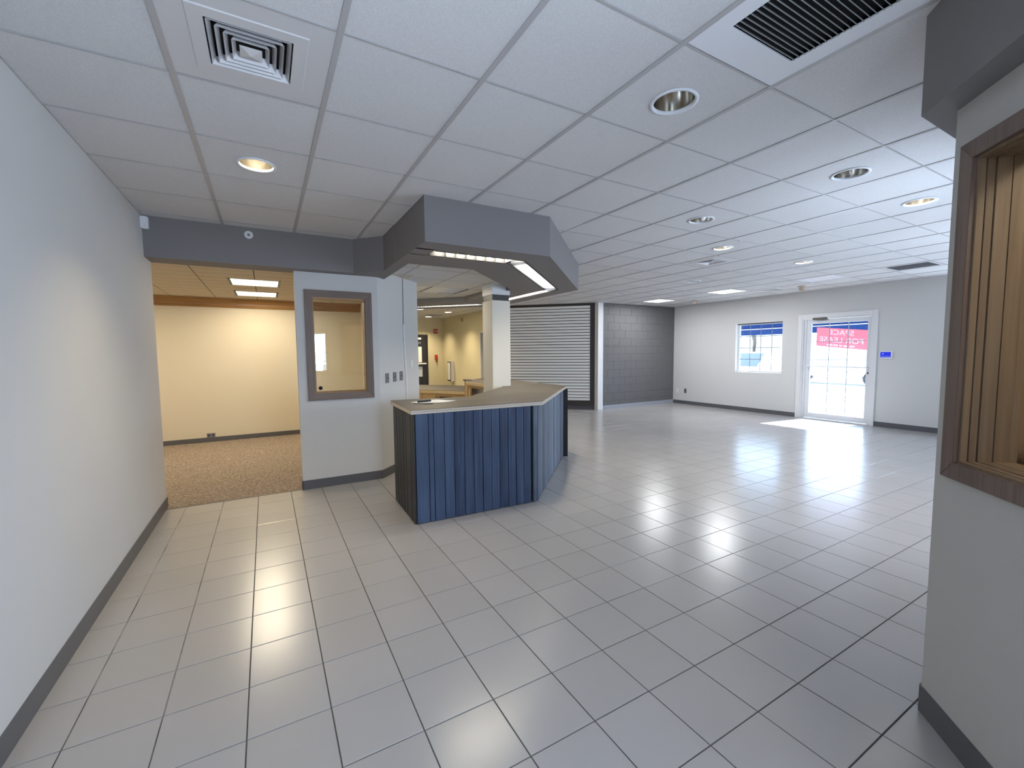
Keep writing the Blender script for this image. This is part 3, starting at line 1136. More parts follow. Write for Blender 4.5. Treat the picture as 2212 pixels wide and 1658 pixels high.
fnW = lambda a, d, z: (a, WY - d, z)
casing4(ca0, ca1, cz0, cz1, 0.076, 0.0, 0.018, fnW, mt_oakh, mt_oak, w)
m_j = MB()
for (x0, x1, z0, z1) in ((WIN[0], WIN[1], WIN[3] - 0.018, WIN[3]), (WIN[0], WIN[1], WIN[2], WIN[2] + 0.018), (WIN[0], WIN[0] + 0.018, WIN[2] + 0.018, WIN[3] - 0.018), (WIN[1] - 0.018, WIN[1], WIN[2] + 0.018, WIN[3] - 0.018)):
    MB().box(x0, x1, WY, WY + 0.12, z0, z1).build('jamb', mt_honey, w)
MB().box(WIN[0] + 0.018, WIN[1] - 0.018, WY + 0.012, WY + 0.018, WIN[2] + 0.018, WIN[3] - 0.018).build('glass', mt_glass, w)
MB().lathe([(0, -0.001), (0.021, -0.001), (0.021, 0.001)], (0.514, WY + 0.012, 1.111), 24, 'Y').build('grommet', mt_black, w)
w.children[-1]['label'] = 'black round hole cover in the glass'

# near wood window in the diagonal wall; s is distance from the corner
w = empty('window_6', (1.9, 0.25, 1.0))
struct(w, 'large wood framed inner window in the near diagonal wall')
cD, sD = math.cos(DANG), math.sin(DANG)
fnD = lambda s, d, z: (CX0 + s * cD - (-d) * sD, CY0 + s * sD + (-d) * cD, z)
casing4(0.058, 1.108, 1.002, 2.215, 0.062, 0.0, 0.018, fnD, mt_oak, mt_oak, w)


def dbox(s0, s1, d0, d1, z0, z1):
    """box in the diagonal wall frame; d is depth into the wall"""
    return dwall(MB().box(s0, s1, d0, d1, z0, z1))


# stepped stops and jamb boards, each step a little deeper
so0, so1, zo0, zo1 = 0.122, 1.044, 1.066, 2.151
mt_gap = simple('brown_shadow_gap', (0.05, 0.03, 0.018), 0.9)
for off, d0, d1, mt, nm in ((0.0, 0.0, 0.020, mt_jamb, 'stop'), (-0.004, 0.020, 0.0235, mt_gap, 'groove'), (0.002, 0.0235, 0.044, mt_jamb, 'stop'), (-0.006, 0.044, 0.049, mt_gap, 'groove'),
                            (0.004, 0.049, 0.090, mt_jamb, 'jamb'), (0.0, 0.090, 0.0935, mt_gap, 'seal'), (0.004, 0.0935, 0.16, mt_jamb, 'jamb')):
    a0, a1, z0, z1 = so0 + off, so1 - off, zo0 + off, zo1 - off
    wd = 0.012 + off + 0.006
    a0, a1, z0, z1 = so0 - 0.012, so1 + 0.012, zo0 - 0.012, zo1 + 0.012
    dbox(a0, a0 + wd, d0, d1, z0, z1).build(nm, mt, w)
    dbox(a1 - wd, a1, d0, d1, z0, z1).build(nm, mt, w)
    dbox(a0 + wd, a1 - wd, d0, d1, z0, z0 + wd).build(nm, mt, w)
    dbox(a0 + wd, a1 - wd, d0, d1, z1 - wd, z1).build(nm, mt, w)
dbox(so0 + 0.012, so1 - 0.012, 0.0915, 0.0925, zo0 + 0.012, zo1 - 0.012).build('glass', mt_glass, w)

# room behind that window
mt_wroom = simple('tan_shaded_paint', (0.36, 0.25, 0.15), 0.7)  # warm shade of the room is put into this tan
pr = lambda s, d: (CX0 + s * cD - d * sD, CY0 + s * sD + d * cD)
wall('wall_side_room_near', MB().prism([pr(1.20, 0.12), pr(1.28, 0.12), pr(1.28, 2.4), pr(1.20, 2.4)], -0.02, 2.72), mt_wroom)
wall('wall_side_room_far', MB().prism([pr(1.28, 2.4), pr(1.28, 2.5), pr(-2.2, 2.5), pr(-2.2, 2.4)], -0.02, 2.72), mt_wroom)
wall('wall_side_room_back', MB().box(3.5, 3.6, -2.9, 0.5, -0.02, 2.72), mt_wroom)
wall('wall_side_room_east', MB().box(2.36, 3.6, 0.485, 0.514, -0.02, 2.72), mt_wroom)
light('side_room_glow', 'AREA', (2.05, -0.45, 2.55), 15, (1, 0.86, 0.66), size=0.5, shape='SQUARE')
bk = empty('bookcase', (3.0, 0.3, 0.0))
tag(bk, 'brown wooden shelf unit seen through the near wood framed window', 'shelf unit')
for y in (0.10, 0.45): MB().box(2.70, 3.40, y, y + 0.025, 0.98, 2.0).build('side', mt_jamb, bk)
for z in (1.22, 1.58, 1.975): MB().box(2.70, 3.40, 0.125, 0.45, z, z + 0.025).build('shelf', mt_oakh, bk)
MB().box(2.56, 3.40, 0.10, 0.475, 0.0, 0.98).build('base_cabinet', mt_jamb, bk)
bx = MB().box(2.575, 2.655, 0.14, 0.44, 0.981, 1.13).build('storage_box', simple('cream_card', (0.62, 0.50, 0.34), 0.7), bevel=0.008)
tag(bx, 'cream box standing on the brown cabinet behind the near wood framed window', 'box')

# outside window behind the camera in the same diagonal wall
w = empty('window_7', (0.9, -0.75, 1.08))
struct(w, 'wood trimmed grid window behind the camera')
casing4(sB[0] - 0.07, sB[1] + 0.07, 1.01, 2.06, 0.072, 0.0, 0.018, fnD, mt_jamb, mt_jamb, w)
for a in (dbox(sB[0], sB[1], 0.05, 0.09, 1.08, 1.11), dbox(sB[0], sB[1], 0.05, 0.09, 1.96, 1.99), dbox(sB[0], sB[0] + 0.03, 0.05, 0.09, 1.11, 1.96), dbox(sB[1] - 0.03, sB[1], 0.05, 0.09, 1.11, 1.96)):
    a.build('frame', mt_white, w)
for k in (1, 2, 3):
    z = 1.11 + 0.85 * k / 4
    dbox(sB[0] + 0.03, sB[1] - 0.03, 0.062, 0.068, z - 0.006, z + 0.006).build('muntin', mt_white, w)
for k in (1, 2):
    s = sB[0] + 0.03 + 0.9 * k / 3
    dbox(s - 0.006, s + 0.006, 0.0625, 0.0675, 1.11, 1.96).build('muntin', mt_white, w)
dbox(sB[0] + 0.03, sB[1] - 0.03, 0.07, 0.075, 1.11, 1.96).build('glass', mt_glass, w)

# black framed hall door
d2 = empty('door_2', (4.58, 14.95, 0))
struct(d2, 'black framed glazed hall door with papers taped on')
for a in (MB().box(4.12, 4.17, 14.93, 15.05, 0, 2.15), MB().box(5.00, 5.05, 14.93, 15.05, 0, 2.15), MB().box(4.17, 5.00, 14.93, 15.05, 2.10, 2.15)): a.build('frame', mt_blackm, d2)
lf = MB().box(4.17, 4.30, 14.96, 15.0, 0.01, 2.10).box(4.84, 5.00, 14.96, 15.0, 0.01, 2.10).box(4.30, 4.84, 14.96, 15.0, 1.97, 2.10).box(4.30, 4.84, 14.96, 15.0, 0.01, 0.3).build('leaf', mt_blackm, d2)
MB().box(4.30, 4.84, 14.975, 14.985, 0.3, 1.97).build('glass', simple('dark_glass', (0.02, 0.03, 0.045), 0.05), lf)
MB().box(4.34, 4.80, 14.90, 14.96, 1.97, 2.04).build('closer', mt_alu, lf)
MB().tube([(4.33, 14.92, 1.115), (4.97, 14.92, 1.12)], 0.028).build('push_bar', mt_alu, lf)
MB().box(4.40, 4.80, 14.967, 14.972, 1.82, 1.92).build('notice', mt_grey, lf)
p_ = MB().box(4.44, 4.83, 14.966, 14.972, 1.17, 1.72).build('notice', mt_paper, lf)
MB().box(4.50, 4.86, 14.966, 14.972, 0.66, 1.02).build('notice', simple('pale_blue_paper', (0.55, 0.62, 0.72), 0.7), lf)
wall('wall_hall_backing', MB().box(3.9, 5.3, 15.5, 15.55, 0, 2.6), mt_black)  # black backing stands in for the dark beyond the door
# side door frame in the hall's right wall
d3 = empty('door_3', (5.62, 11.3, 0))
struct(d3, 'grey framed door in the straw coloured hall wall')
for a in (MB().box(5.595, 5.74, 10.85, 10.90, 0, 2.13), MB().box(5.595, 5.74, 11.73, 11.78, 0, 2.13), MB().box(5.595, 5.74, 10.90, 11.73, 2.08, 2.13)): a.build('frame', mt_vent, d3)
MB().box(5.68, 5.72, 10.90, 11.73, 0.01, 2.08).build('leaf', mt_grey, d3)

# ------------------------------------------------------------ lease sign on the outside door
sg = empty('lease_sign', (EX + 0.09, 4.40, 1.7))
tag(sg, 'red and white SPACE FOR LEASE sign stuck outside the door glass, read backwards', 'sign')
tilt = math.atan2(0.103, 0.90)
SCx = EX + 0.082


def signpt(v):
    x, y, z = v
    c, s = math.cos(tilt), math.sin(tilt)
    return (SCx + x, 4.407 + y * c, 1.715 + z * c + y * s)


def text_curve(body, size, offset=0.0, extrude=0.0):
    cu = bpy.data.curves.new('lettering', 'FONT')
    cu.body = body
    cu.size = size
    cu.align_x = 'CENTER'
    cu.align_y = 'CENTER'
    cu.offset = offset
    cu.extrude = extrude
    ob = bpy.data.objects.new('lettering', cu)
    COL.objects.link(ob)
    return ob


WORDS = (('SPACE', 0.112, 0.150, 1.08), ('FOR LEASE', -0.045, 0.150, 1.12))
for body, zz, sz, st in WORDS:
    ob = text_curve(body, sz, 0.003, 0.0022)
    me = bpy.data.meshes.new_from_object(ob)
    bpy.data.objects.remove(ob)
    for v in me.vertices:
        tx, ty, tz = v.co
        # reads correctly from outside, so y grows with the reading direction
        v.co = signpt((tz, tx * st, ty + zz))
    me.materials.append(mt_signwhite)
    o = bpy.data.objects.new('lettering', me)
    COL.objects.link(o)
    attach(o, sg)
m = MB()
for k, (y, wd) in enumerate(((-0.20, 0.09), (-0.09, 0.07), (0.0, 0.05), (0.09, 0.08), (0.20, 0.11))):
    m.box(-0.0022, 0.0022, y - wd / 2, y + wd / 2, -0.165, -0.135)
m.v = [signpt(v) for v in m.v]
o = m.build('small_print', mt_signwhite, sg)
o['kind'] = 'stuff'
# the red film: one outline with the letter shapes left open
flat = bpy.data.curves.new('panel', 'CURVE')
flat.dimensions = '2D'
flat.fill_mode = 'BOTH'
flat.extrude = 0.0009


def add_loop(pts):
    sp = flat.splines.new('POLY')
    sp.points.add(len(pts) - 1)
    for p, q4 in zip(sp.points, pts): p.co = (q4[0], q4[1], 0, 1)
    sp.use_cyclic_u = True


add_loop([(-0.455, -0.195), (0.455, -0.195), (0.455, 0.200), (-0.455, 0.200)])
for k, (y, wd) in enumerate(((-0.20, 0.09), (-0.09, 0.07), (0.0, 0.05), (0.09, 0.08), (0.20, 0.11))):
    add_loop([(y - wd / 2, -0.165), (y + wd / 2, -0.165), (y + wd / 2, -0.135), (y - wd / 2, -0.135)])
for body, zz, sz, st in WORDS:
    ob = text_curve(body, sz, 0.003)
    bpy.context.view_layer.update()
    bpy.ops.object.select_all(action='DESELECT')
    ob.select_set(True)
    bpy.context.view_layer.objects.active = ob
    bpy.ops.object.convert(target='CURVE')
    ob = bpy.context.view_layer.objects.active
    for sp in ob.data.splines:
        pts = []
        if sp.type == 'BEZIER':
            n5 = len(sp.bezier_points)
            for i in range(n5):
                a5, b5 = sp.bezier_points[i], sp.bezier_points[(i + 1) % n5]
                for t in (0, 0.25, 0.5, 0.75):
                    u5 = 1 - t
                    p5 = a5.co * u5 ** 3 + a5.handle_right * 3 * u5 * u5 * t + b5.handle_left * 3 * u5 * t * t + b5.co * t ** 3
                    if not pts or (Vector(pts[-1]) - Vector((p5.x * st, p5.y + zz))).length > 1e-4: pts.append((p5.x * st, p5.y + zz))
        else:
            pts = [(p.co.x * st, p.co.y + zz) for p in sp.points]
        add_loop(pts)
    bpy.data.objects.remove(ob)
ob = bpy.data.objects.new('panel', flat)
COL.objects.link(ob)
me = bpy.data.meshes.new_from_object(ob)
bpy.data.objects.remove(ob)
for v in me.vertices:
    tx, ty, tz = v.co
    v.co = signpt((tz, tx, ty))
me.materials.clear()
me.materials.append(mt_signred)
panel = bpy.data.objects.new('panel', me)
COL.objects.link(panel)
attach(panel, sg)

# ------------------------------------------------------------ reception counter
ct = empty('reception_counter', (2.0, 4.2, 0))
tag(ct, 'angled reception counter clad in vertical blue stained planks with a brown top', 'counter')
TOPZ = 1.003
outer = [(1.098, 4.475), (1.052, 3.590), (2.362, 3.545), (3.735, 4.995), (3.80, 7.22), (3.57, 7.46), (2.985, 6.93), (2.955, 5.42), (1.935, 4.385), (1.272, 4.475)]
m = MB()
inn = outer
m.prism(outer, TOPZ - 0.004, TOPZ)
m.build('countertop', mt_top, ct)
m = MB().prism([(x, y) for x, y in outer], TOPZ - 0.018, TOPZ - 0.0042)
m.build('edge_band', mt_edge, ct)
ctr = Vector((2.5, 5.0))


def inset(poly, d):
    n = len(poly)
    P = [Vector(p) for p in poly]
    out = []
    for i in range(n):
        d0 = (P[i] - P[i - 1]).normalized()
        d1 = (P[(i + 1) % n] - P[i]).normalized()
        n0 = Vector((-d0.y, d0.x)); n1 = Vector((-d1.y, d1.x))
        out.append(tuple(P[i] + (n0 + n1) * (d / (1 + n0.dot(n1)))))
    return out


MB().prism(inset(outer, 0.004), TOPZ - 0.021, TOPZ - 0.018).build('edge_seam', mt_grey, ct)
MB().prism(outer, TOPZ - 0.038, TOPZ - 0.021).build('edge_band', mt_edge, ct)
# carcass behind the planks
body = [(1.115, 4.335), (1.080, 3.588), (2.285, 3.545), (3.60, 4.93), (3.70, 4.98), (3.72, 7.2), (3.56, 7.40), (3.05, 6.92), (3.03, 5.55), (2.03, 4.52), (1.2, 4.42)]
MB().prism([(1.125, 4.335), (1.10, 3.61), (2.275, 3.57), (3.60, 4.97), (3.60, 4.99), (3.575, 5.03), (3.45, 5.03), (2.22, 3.72), (1.22, 3.75), (1.24, 4.335)], 0.004, TOPZ - 0.038).build('carcass', mt_blackm, ct)
PH = TOPZ - 0.040


def planks(a, b_, n, mat, parent, th=0.016, z0=0.004, jitter=0.004, widths=None):
    a = Vector(a); b_ = Vector(b_)
    L = (b_ - a).length
    ang = math.atan2((b_ - a).y, (b_ - a).x)
    ws = [1 + random.uniform(-0.06, 0.06) for _ in range(n)] if widths is None else widths
    tot = sum(ws)
    s = 0
    for k in range(n):
        w_ = L * ws[k] / tot
        dy = random.uniform(0, jitter)
        m = MB().box(s + 0.0022, s + w_ - 0.0022, -th - dy, -0.001, z0 + random.uniform(0, 0.006), PH)
        xform(m, a, ang)
        m.build('plank', mat, parent, bevel=0.0018)
        s += w_


# front face: wide corner board first, then narrow planks, then the dark slot and corner board
planks((1.085, 3.608), (2.225, 3.566), 13, mt_plank, ct, widths=[1.35, 0.55, 1.12, 1.1, 1.12, 1.06, 1.05, 1.05, 1.0, 1.05, 1.0, 0.98, 0.95])
planks((2.250, 3.566), (2.300, 3.563), 1, mt_plank_grey, ct, jitter=0.0, th=0.022)
planks((2.300, 3.575), (3.63, 4.955), 13, mt_plank_grey, ct, jitter=0.006)
planks((1.105, 4.335), (1.082, 3.592), 9, mt_plank_dark, ct, jitter=0.003)
MB().prism([(3.640, 4.945), (3.690, 4.900), (3.722, 4.955), (3.672, 4.99)], 0.0, TOPZ - 0.038).build('end_panel', mt_blackm, ct)
MB().prism([(3.66, 5.0), (3.70, 5.0), (3.74, 7.2), (3.70, 7.2)], 0.0, TOPZ - 0.038).build('side_panel', mt_plank_grey, ct)
# pine framing on the inner side
for y in (6.84,): MB().box(3.00, 3.09, y, y + 0.09, 0.0, TOPZ - 0.040).build('post', mt_pine, ct)
MB().box(2.965, 3.07, 6.80, 6.945, TOPZ + 0.0005, TOPZ + 0.026).build('post_cap', mt_oak, ct)
MB().box(3.00, 3.03, 5.82, 6.84, 0.895, TOPZ - 0.04).build('apron', mt_pineh, ct)
MB().box(3.00, 3.03, 6.72, 6.80, 0.0, 0.895).build('stile', mt_pine, ct)
MB().box(3.03, 3.60, 5.82, 6.84, 0.45, 0.47).build('shelf', mt_pineh, ct)
MB().prism([(2.99, 6.93), (3.05, 6.93), (3.56, 7.38), (3.53, 7.42)], 0.0, TOPZ - 0.038).build('end_panel', mt_pine, ct)

MB().prism([(2.974, 6.80), (2.9485, 5.50), (2.928, 5.50), (2.954, 6.80)], TOPZ - 0.055, TOPZ - 0.003).build('nosing', mt_lightpine, ct)
# lower pine desk on the far side
dk = empty('pine_desk', (3.0, 8.4, 0))
tag(dk, 'lower knotty pine desk with brown top on the far side of the counter', 'desk')
dp = [(2.62, 8.62), (2.605, 8.19), (3.185, 7.36), (3.74, 8.58), (2.93, 9.58), (2.45, 9.58)]
MB().prism(dp, 0.775, 0.78).build('desktop', mt_top, dk)
MB().prism(dp, 0.718, 0.7745).build('edge_band', mt_lightpine, dk)
P0, P1 = Vector((2.64, 8.20)), Vector((3.20, 7.40))
ang = math.atan2((P1 - P0).y, (P1 - P0).x)
LL = (P1 - P0).length
xform(MB().box(0.0, 0.30, 0.0, 0.03, 0.0, 0.72), P0, ang).build('leg_panel', mt_pine, dk)
xform(MB().box(0.305, LL, 0.0, 0.025, 0.655, 0.72), P0, ang).build('apron', mt_pineh, dk)
xform(MB().box(0.16, LL, 0.35, 0.37, 0.0, 0.72), P0, ang).build('back_panel', mt_darkframe, dk)
xform(MB().box(LL - 0.03, LL, 0.0, 0.35, 0.0, 0.62), P0, ang).build('leg_panel', mt_pine, dk)
MB().box(2.62, 2.65, 8.22, 8.62, 0.0, 0.718).build('leg_panel', mt_pine, dk)
MB().prism([(3.66, 8.50), (3.70, 8.56), (2.94, 9.52), (2.90, 9.46)], 0.0, 0.718).build('modesty_panel', mt_pine, dk)

# paper and black marker and folder on the counter
pp = [(1.222, 4.170), (1.458, 4.30), (1.475, 4.235), (1.53, 4.28), (1.585, 4.12), (1.66, 4.06), (1.50, 3.99), (1.28, 4.01), (1.245, 4.08)]
m = MB()
n_ = len(pp)
m.v = [(x, y, TOPZ + 0.003 + 0.002 * math.sin(x * 40)) for x, y in pp] + [(x, y, TOPZ + 0.0036 + 0.002 * math.sin(x * 40)) for x, y in pp]
m.f = [tuple(reversed(range(n_))), tuple(range(n_, 2 * n_))] + [(i, (i + 1) % n_, n_ + (i + 1) % n_, n_ + i) for i in range(n_)]
tag(m.build('paper_sheet', mt_paper), 'white curled paper sheet lying on the counter top', 'paper')
m = MB().prism([(1.232, 4.10), (1.215, 4.06), (1.30, 3.93), (1.36, 3.93), (1.40, 4.0), (1.30, 4.02)], TOPZ, TOPZ + 0.0022)
mt_matt = simple('matt_black_plastic', (0.012, 0.012, 0.013), 0.75)
tag(m.build('black_folder', mt_matt), 'black folder corner peeking out under the white paper', 'folder')
m = MB().tube([(1.262, 4.066, TOPZ + 0.0155), (1.405, 4.11, TOPZ + 0.0155)], 0.010, 10)
tag(m.build('marker_pen', mt_matt), 'black marker lying on the white paper', 'pen')

# ------------------------------------------------------------ slatwall panel
A = Vector((7.33, 8.575)); B = Vector((5.66, 10.165))
ang = math.atan2((B - A).y, (B - A).x)
LL = (B - A).length
off0 = Vector((math.sin(ang), -math.cos(ang)))     # towards the room? decided below


def slat_box(s0, s1, d0, d1, z0, z1):
    # d grows from the wall towards the room
    m = MB().box(s0, s1, d0, d1, z0, z1)
    return xform(m, A, ang)


sw = empty('slatwall_panel', (A.x, A.y, 0.1))
tag(sw, 'white slatwall with dark grooves in a dark brown frame on the diagonal wall', 'wall panel')
DS = 0.004
slat_box(0.0, LL, 0.002, 0.010, 0.10, CE - 0.004).build('backing', mt_groove, sw)
slat_box(0.0, LL, 0.010, 0.034, CE - 0.052, CE - 0.004).build('frame', mt_darkframe, sw)
slat_box(0.0, LL, 0.010, 0.034, 0.097, 0.225).build('frame', mt_darkframe, sw)
slat_box(0.0, 0.125, 0.010, 0.034, 0.225, CE - 0.052).build('frame', mt_darkframe, sw)
NSL = 32
z0, z1 = 0.228, CE - 0.055
me_sl = None
for k in range(NSL):
    a0 = z0 + (z1 - z0) * k / NSL
    a1 = z0 + (z1 - z0) * (k + 1) / NSL
    o = slat_box(0.128, LL, 0.010, 0.024, a0 + 0.008, a1 - 0.008).build('slat', mt_slat, sw)

# ------------------------------------------------------------ ceiling fixtures
def downlight(c, r, lit, label):
    x, y = c_x(c), c_y(r)
    d = empty('downlight', (x, y, CE))
    tag(d, label, 'ceiling light', 'round downlights in the ceiling')
    MB().lathe([(0.103, 0.002), (0.117, 0.0035), (0.1165, -0.003), (0.106, -0.005), (0.098, -0.002), (0.098, 0.012)], (x, y, CE), 40).build('trim_ring', mt_panel, d, smooth=True)
    pr_ = [(0.0985, 0.0), (0.097, 0.03), (0.090, 0.07), (0.078, 0.11), (0.062, 0.14), (0.05, 0.15)]
    MB().lathe(pr_, (x, y, CE), 40).build('reflector', mt_chrome, d, smooth=True)
    MB().lathe([(0.101, 0.0), (0.101, 0.16), (0.0, 0.162)], (x, y, CE), 24).build('housing', mt_blackm, d)
    MB().lathe([(0.052, 0.150), (0.045, 0.135), (0.03, 0.124), (0.0, 0.120)], (x, y, CE), 20).build('lamp', mt_lamp if lit else mt_vent, d, smooth=True)
    if lit:
        l = light('downlight_glow', 'AREA', (x, y, CE + 0.112), 17 * lit, WARM, size=0.10, spread=math.radians(150), shape='DISK')
    return d


for q_ in DOWN: downlight(*q_)


def diffuser(c, r, label):
    x, y = c_x(c), c_y(r)
    d = empty('air_diffuser', (x, y, CE))
    tag(d, label, 'air vent', 'square ceiling air diffusers')
    a, b_, h = CTX / 2 - 0.008, CTY / 2 - 0.008, 0.150
    z = CE + 0.003
    m = MB()
    # flat plate with a square hole, pressed border line
    for (r0, r1, za, zb) in ((1, 0, z, z),):
        o_ = [(-a, -b_), (a, -b_), (a, b_), (-a, b_)]
        k1 = 0.205
        mid = [(-k1, -k1), (k1, -k1), (k1, k1), (-k1, k1)]
        mid2 = [(-k1 + .004, -k1 + .004), (k1 - .004, -k1 + .004), (k1 - .004, k1 - .004), (-k1 + .004, k1 - .004)]
        inn_ = [(-h, -h), (h, -h), (h, h), (-h, h)]
        zs = (z, z, z - 0.004, z - 0.004, z + 0.02)
        loops = [o_, mid, mid2, inn_, inn_]
        vs_ = [(p[0] + x, p[1] + y, zz) for lp, zz in zip(loops, zs) for p in lp]
        fs_ = []
        for L_ in range(4):
            for i in range(4):
                j = (i + 1) % 4
                fs_.append((L_ * 4 + i, L_ * 4 + j, L_ * 4 + 4 + j, L_ * 4 + 4 + i))
        m.add(vs_, fs_)
    m.build('plate', mt_vent, d)
    MB().box(x - h, x + h, y - h, y + h, CE + 0.07, CE + 0.075).build('duct', mt_black, d)
    for k in range(5):
        r0 = h - 0.006 - 0.026 * k          # lower outer edge
        r1 = r0 - 0.022
        if k == 4: r1 = 0.0
        zl, zu = CE - 0.004 - (0.002 if k == 4 else 0), CE + (0.026 if k < 4 else -0.012)
        ring = [(r0, zu), (r1, zl)] if k < 4 else [(r0, CE + 0.02), (0.012, CE - 0.004)]
        vs_ = []
        for rr, zz in ((ring[0][0] - 0.014 if k < 4 else r0, ring[0][1]), (ring[0][0], CE - 0.003)) if k < 4 else ((r0, CE + 0.0), (0.0, CE - 0.012)):
            vs_ += [(x - rr, y - rr, zz), (x + rr, y - rr, zz), (x + rr, y + rr, zz), (x - rr, y + rr, zz)]
        fs_ = [(i, (i + 1) % 4, 4 + (i + 1) % 4, 4 + i) for i in range(4)]
        MB().add(vs_, fs_).build('louver', mt_vent, d)
    return d


for q_ in DIFF: diffuser(*q_)


def grille(c, r, label, ox=0.0, oy=0.0, hx=0.21, hy=0.205, platemat=None, bars=20, barmat=None):
    x, y = c_x(c), c_y(r)
    d = empty('return_grille', (x, y, CE))
    tag(d, label, 'air vent', 'slotted return air grilles')
    a, b_ = CTX / 2 - 0.008, CTY / 2 - 0.008
    z = CE + 0.001
    gx, gy = x + ox, y + oy
    m = MB()
    m.box(x - a, gx - hx, y - b_, y + b_, z, z + 0.006).box(gx + hx, x + a, y - b_, y + b_, z, z + 0.006)
    m.box(gx - hx, gx + hx, y - b_, gy - hy, z, z + 0.006).box(gx - hx, gx + hx, gy + hy, y + b_, z, z + 0.006)
    m.build('plate', platemat or mt_panel, d)
    MB().box(gx - hx, gx + hx, gy - hy, gy + hy, z + 0.018, z + 0.0185).build('filter', mt_black, d)
    for k in range(bars):
        yy = gy - hy + 2 * hy * (k + 0.5) / bars
        m = MB()
        m.add([(gx - hx, yy - 0.0035, z), (gx + hx, yy - 0.0035, z), (gx + hx, yy - 0.001, z - 0.001), (gx - hx, yy - 0.001, z - 0.001),
               (gx - hx, yy + 0.004, z + 0.014), (gx + hx, yy + 0.004, z + 0.014), (gx + hx, yy + 0.0065, z + 0.013), (gx - hx, yy + 0.0065, z + 0.013)],
              [(0, 3, 2, 1), (4, 5, 6, 7), (0, 1, 5, 4), (1, 2, 6, 5), (2, 3, 7, 6), (3, 0, 4, 7)])
        m.build('slat', barmat or mt_vent, d)
    return d


grille(*GRIL[0], ox=-0.008, oy=-0.055, hx=0.208, hy=0.208, bars=20, barmat=simple('greyed_metal', (0.28, 0.29, 0.28), 0.5))
grille(*GRIL[1], hx=0.235, hy=0.25, bars=18, platemat=mt_vent, barmat=mt_grey)
grille(*GRIL[2], hx=0.25, hy=0.25, bars=10, platemat=mt_vent, barmat=mt_vent)


def troffer(c, r, lit, label):
    x, y = c_x(c), c_y(r)
    d = empty('panel_light', (x, y, CE))
    tag(d, label, 'ceiling light', 'square panel lights in the main ceiling')
    a, b_ = CTX / 2 - 0.008, CTY / 2 - 0.008
    for q2 in ((x - a, x + a, y - b_, y - b_ + 0.025), (x - a, x + a, y + b_ - 0.025, y + b_), (x - a, x - a + 0.025, y - b_ + 0.025, y + b_ - 0.025), (x + a - 0.025, x + a, y - b_ + 0.025, y + b_ - 0.025)):
        MB().box(q2[0], q2[1], q2[2], q2[3], CE, CE + 0.03).build('frame', mt_panel, d)
    MB().box(x - a + 0.025, x + a - 0.025, y - b_ + 0.025, y + b_ - 0.025, CE + 0.006, CE + 0.010).build('diffuser', mt_lampwhite if lit else mt_panel, d)
    if lit:
        light('panel_glow', 'AREA', (x, y, CE - 0.004), 34 * lit, (0.95, 0.97, 1.0) if c > 10 else WARM, size=0.54, shape='SQUARE')
    return d


for q_ in TROF: troffer(*q_)

# office troffers
for k, (x, y) in enumerate(OTROF):
    d = empty('office_light', (x + OT, y + OT, IC))
    tag(d, ['lit louvered office ceiling light nearer the opening', 'lit louvered office ceiling light nearer the crown board'][k], 'ceiling light', 'louvered lights in the office ceiling')
    x0, x1, y0, y1 = x + 0.004, x + 2 * OT - 0.004, y + 0.004, y + 2 * OT - 0.004
    for q2 in ((x0, x0 + 0.028, y0, y1), (x1 - 0.028, x1, y0, y1)): MB().box(*q2, IC - 0.001, IC + 0.03).build('frame', mt_blackm, d)
    for q2 in ((x0 + 0.028, x1 - 0.028, y0, y0 + 0.02), (x0 + 0.028, x1 - 0.028, y1 - 0.02, y1)): MB().box(*q2, IC - 0.001, IC + 0.03).build('frame', mt_panel, d)
    MB().box(x0 + 0.028, x1 - 0.028, y0 + 0.02, y1 - 0.02, IC + 0.0062, IC + 0.0064).build('lamp', mt_officelamp, d)
    for i in range(1, 5):
        xx = x0 + 0.028 + (x1 - x0 - 0.056) * i / 5
        MB().box(xx - 0.002, xx + 0.002, y0 + 0.02, y1 - 0.02, IC - 0.0005, IC + 0.005).build('louver', mt_panel, d)
    for i in range(1, 4):
        yy = y0 + 0.02 + (y1 - y0 - 0.04) * i / 4
        MB().box(x0 + 0.028, x1 - 0.028, yy - 0.002, yy + 0.002, IC - 0.0003, IC + 0.0048).build('louver', mt_panel, d)
    light('office_glow', 'AREA', (x + OT, y + OT, IC - 0.004), 20, (1, 0.87, 0.64), size=0.5, shape='SQUARE')
# unseen lamp without a fitting, further along the same ceiling
for x in (-2.3,):
    light('office_glow', 'AREA', (x, 7.3, IC - 0.004), 30, (1, 0.86, 0.62), size=0.5, shape='SQUARE')

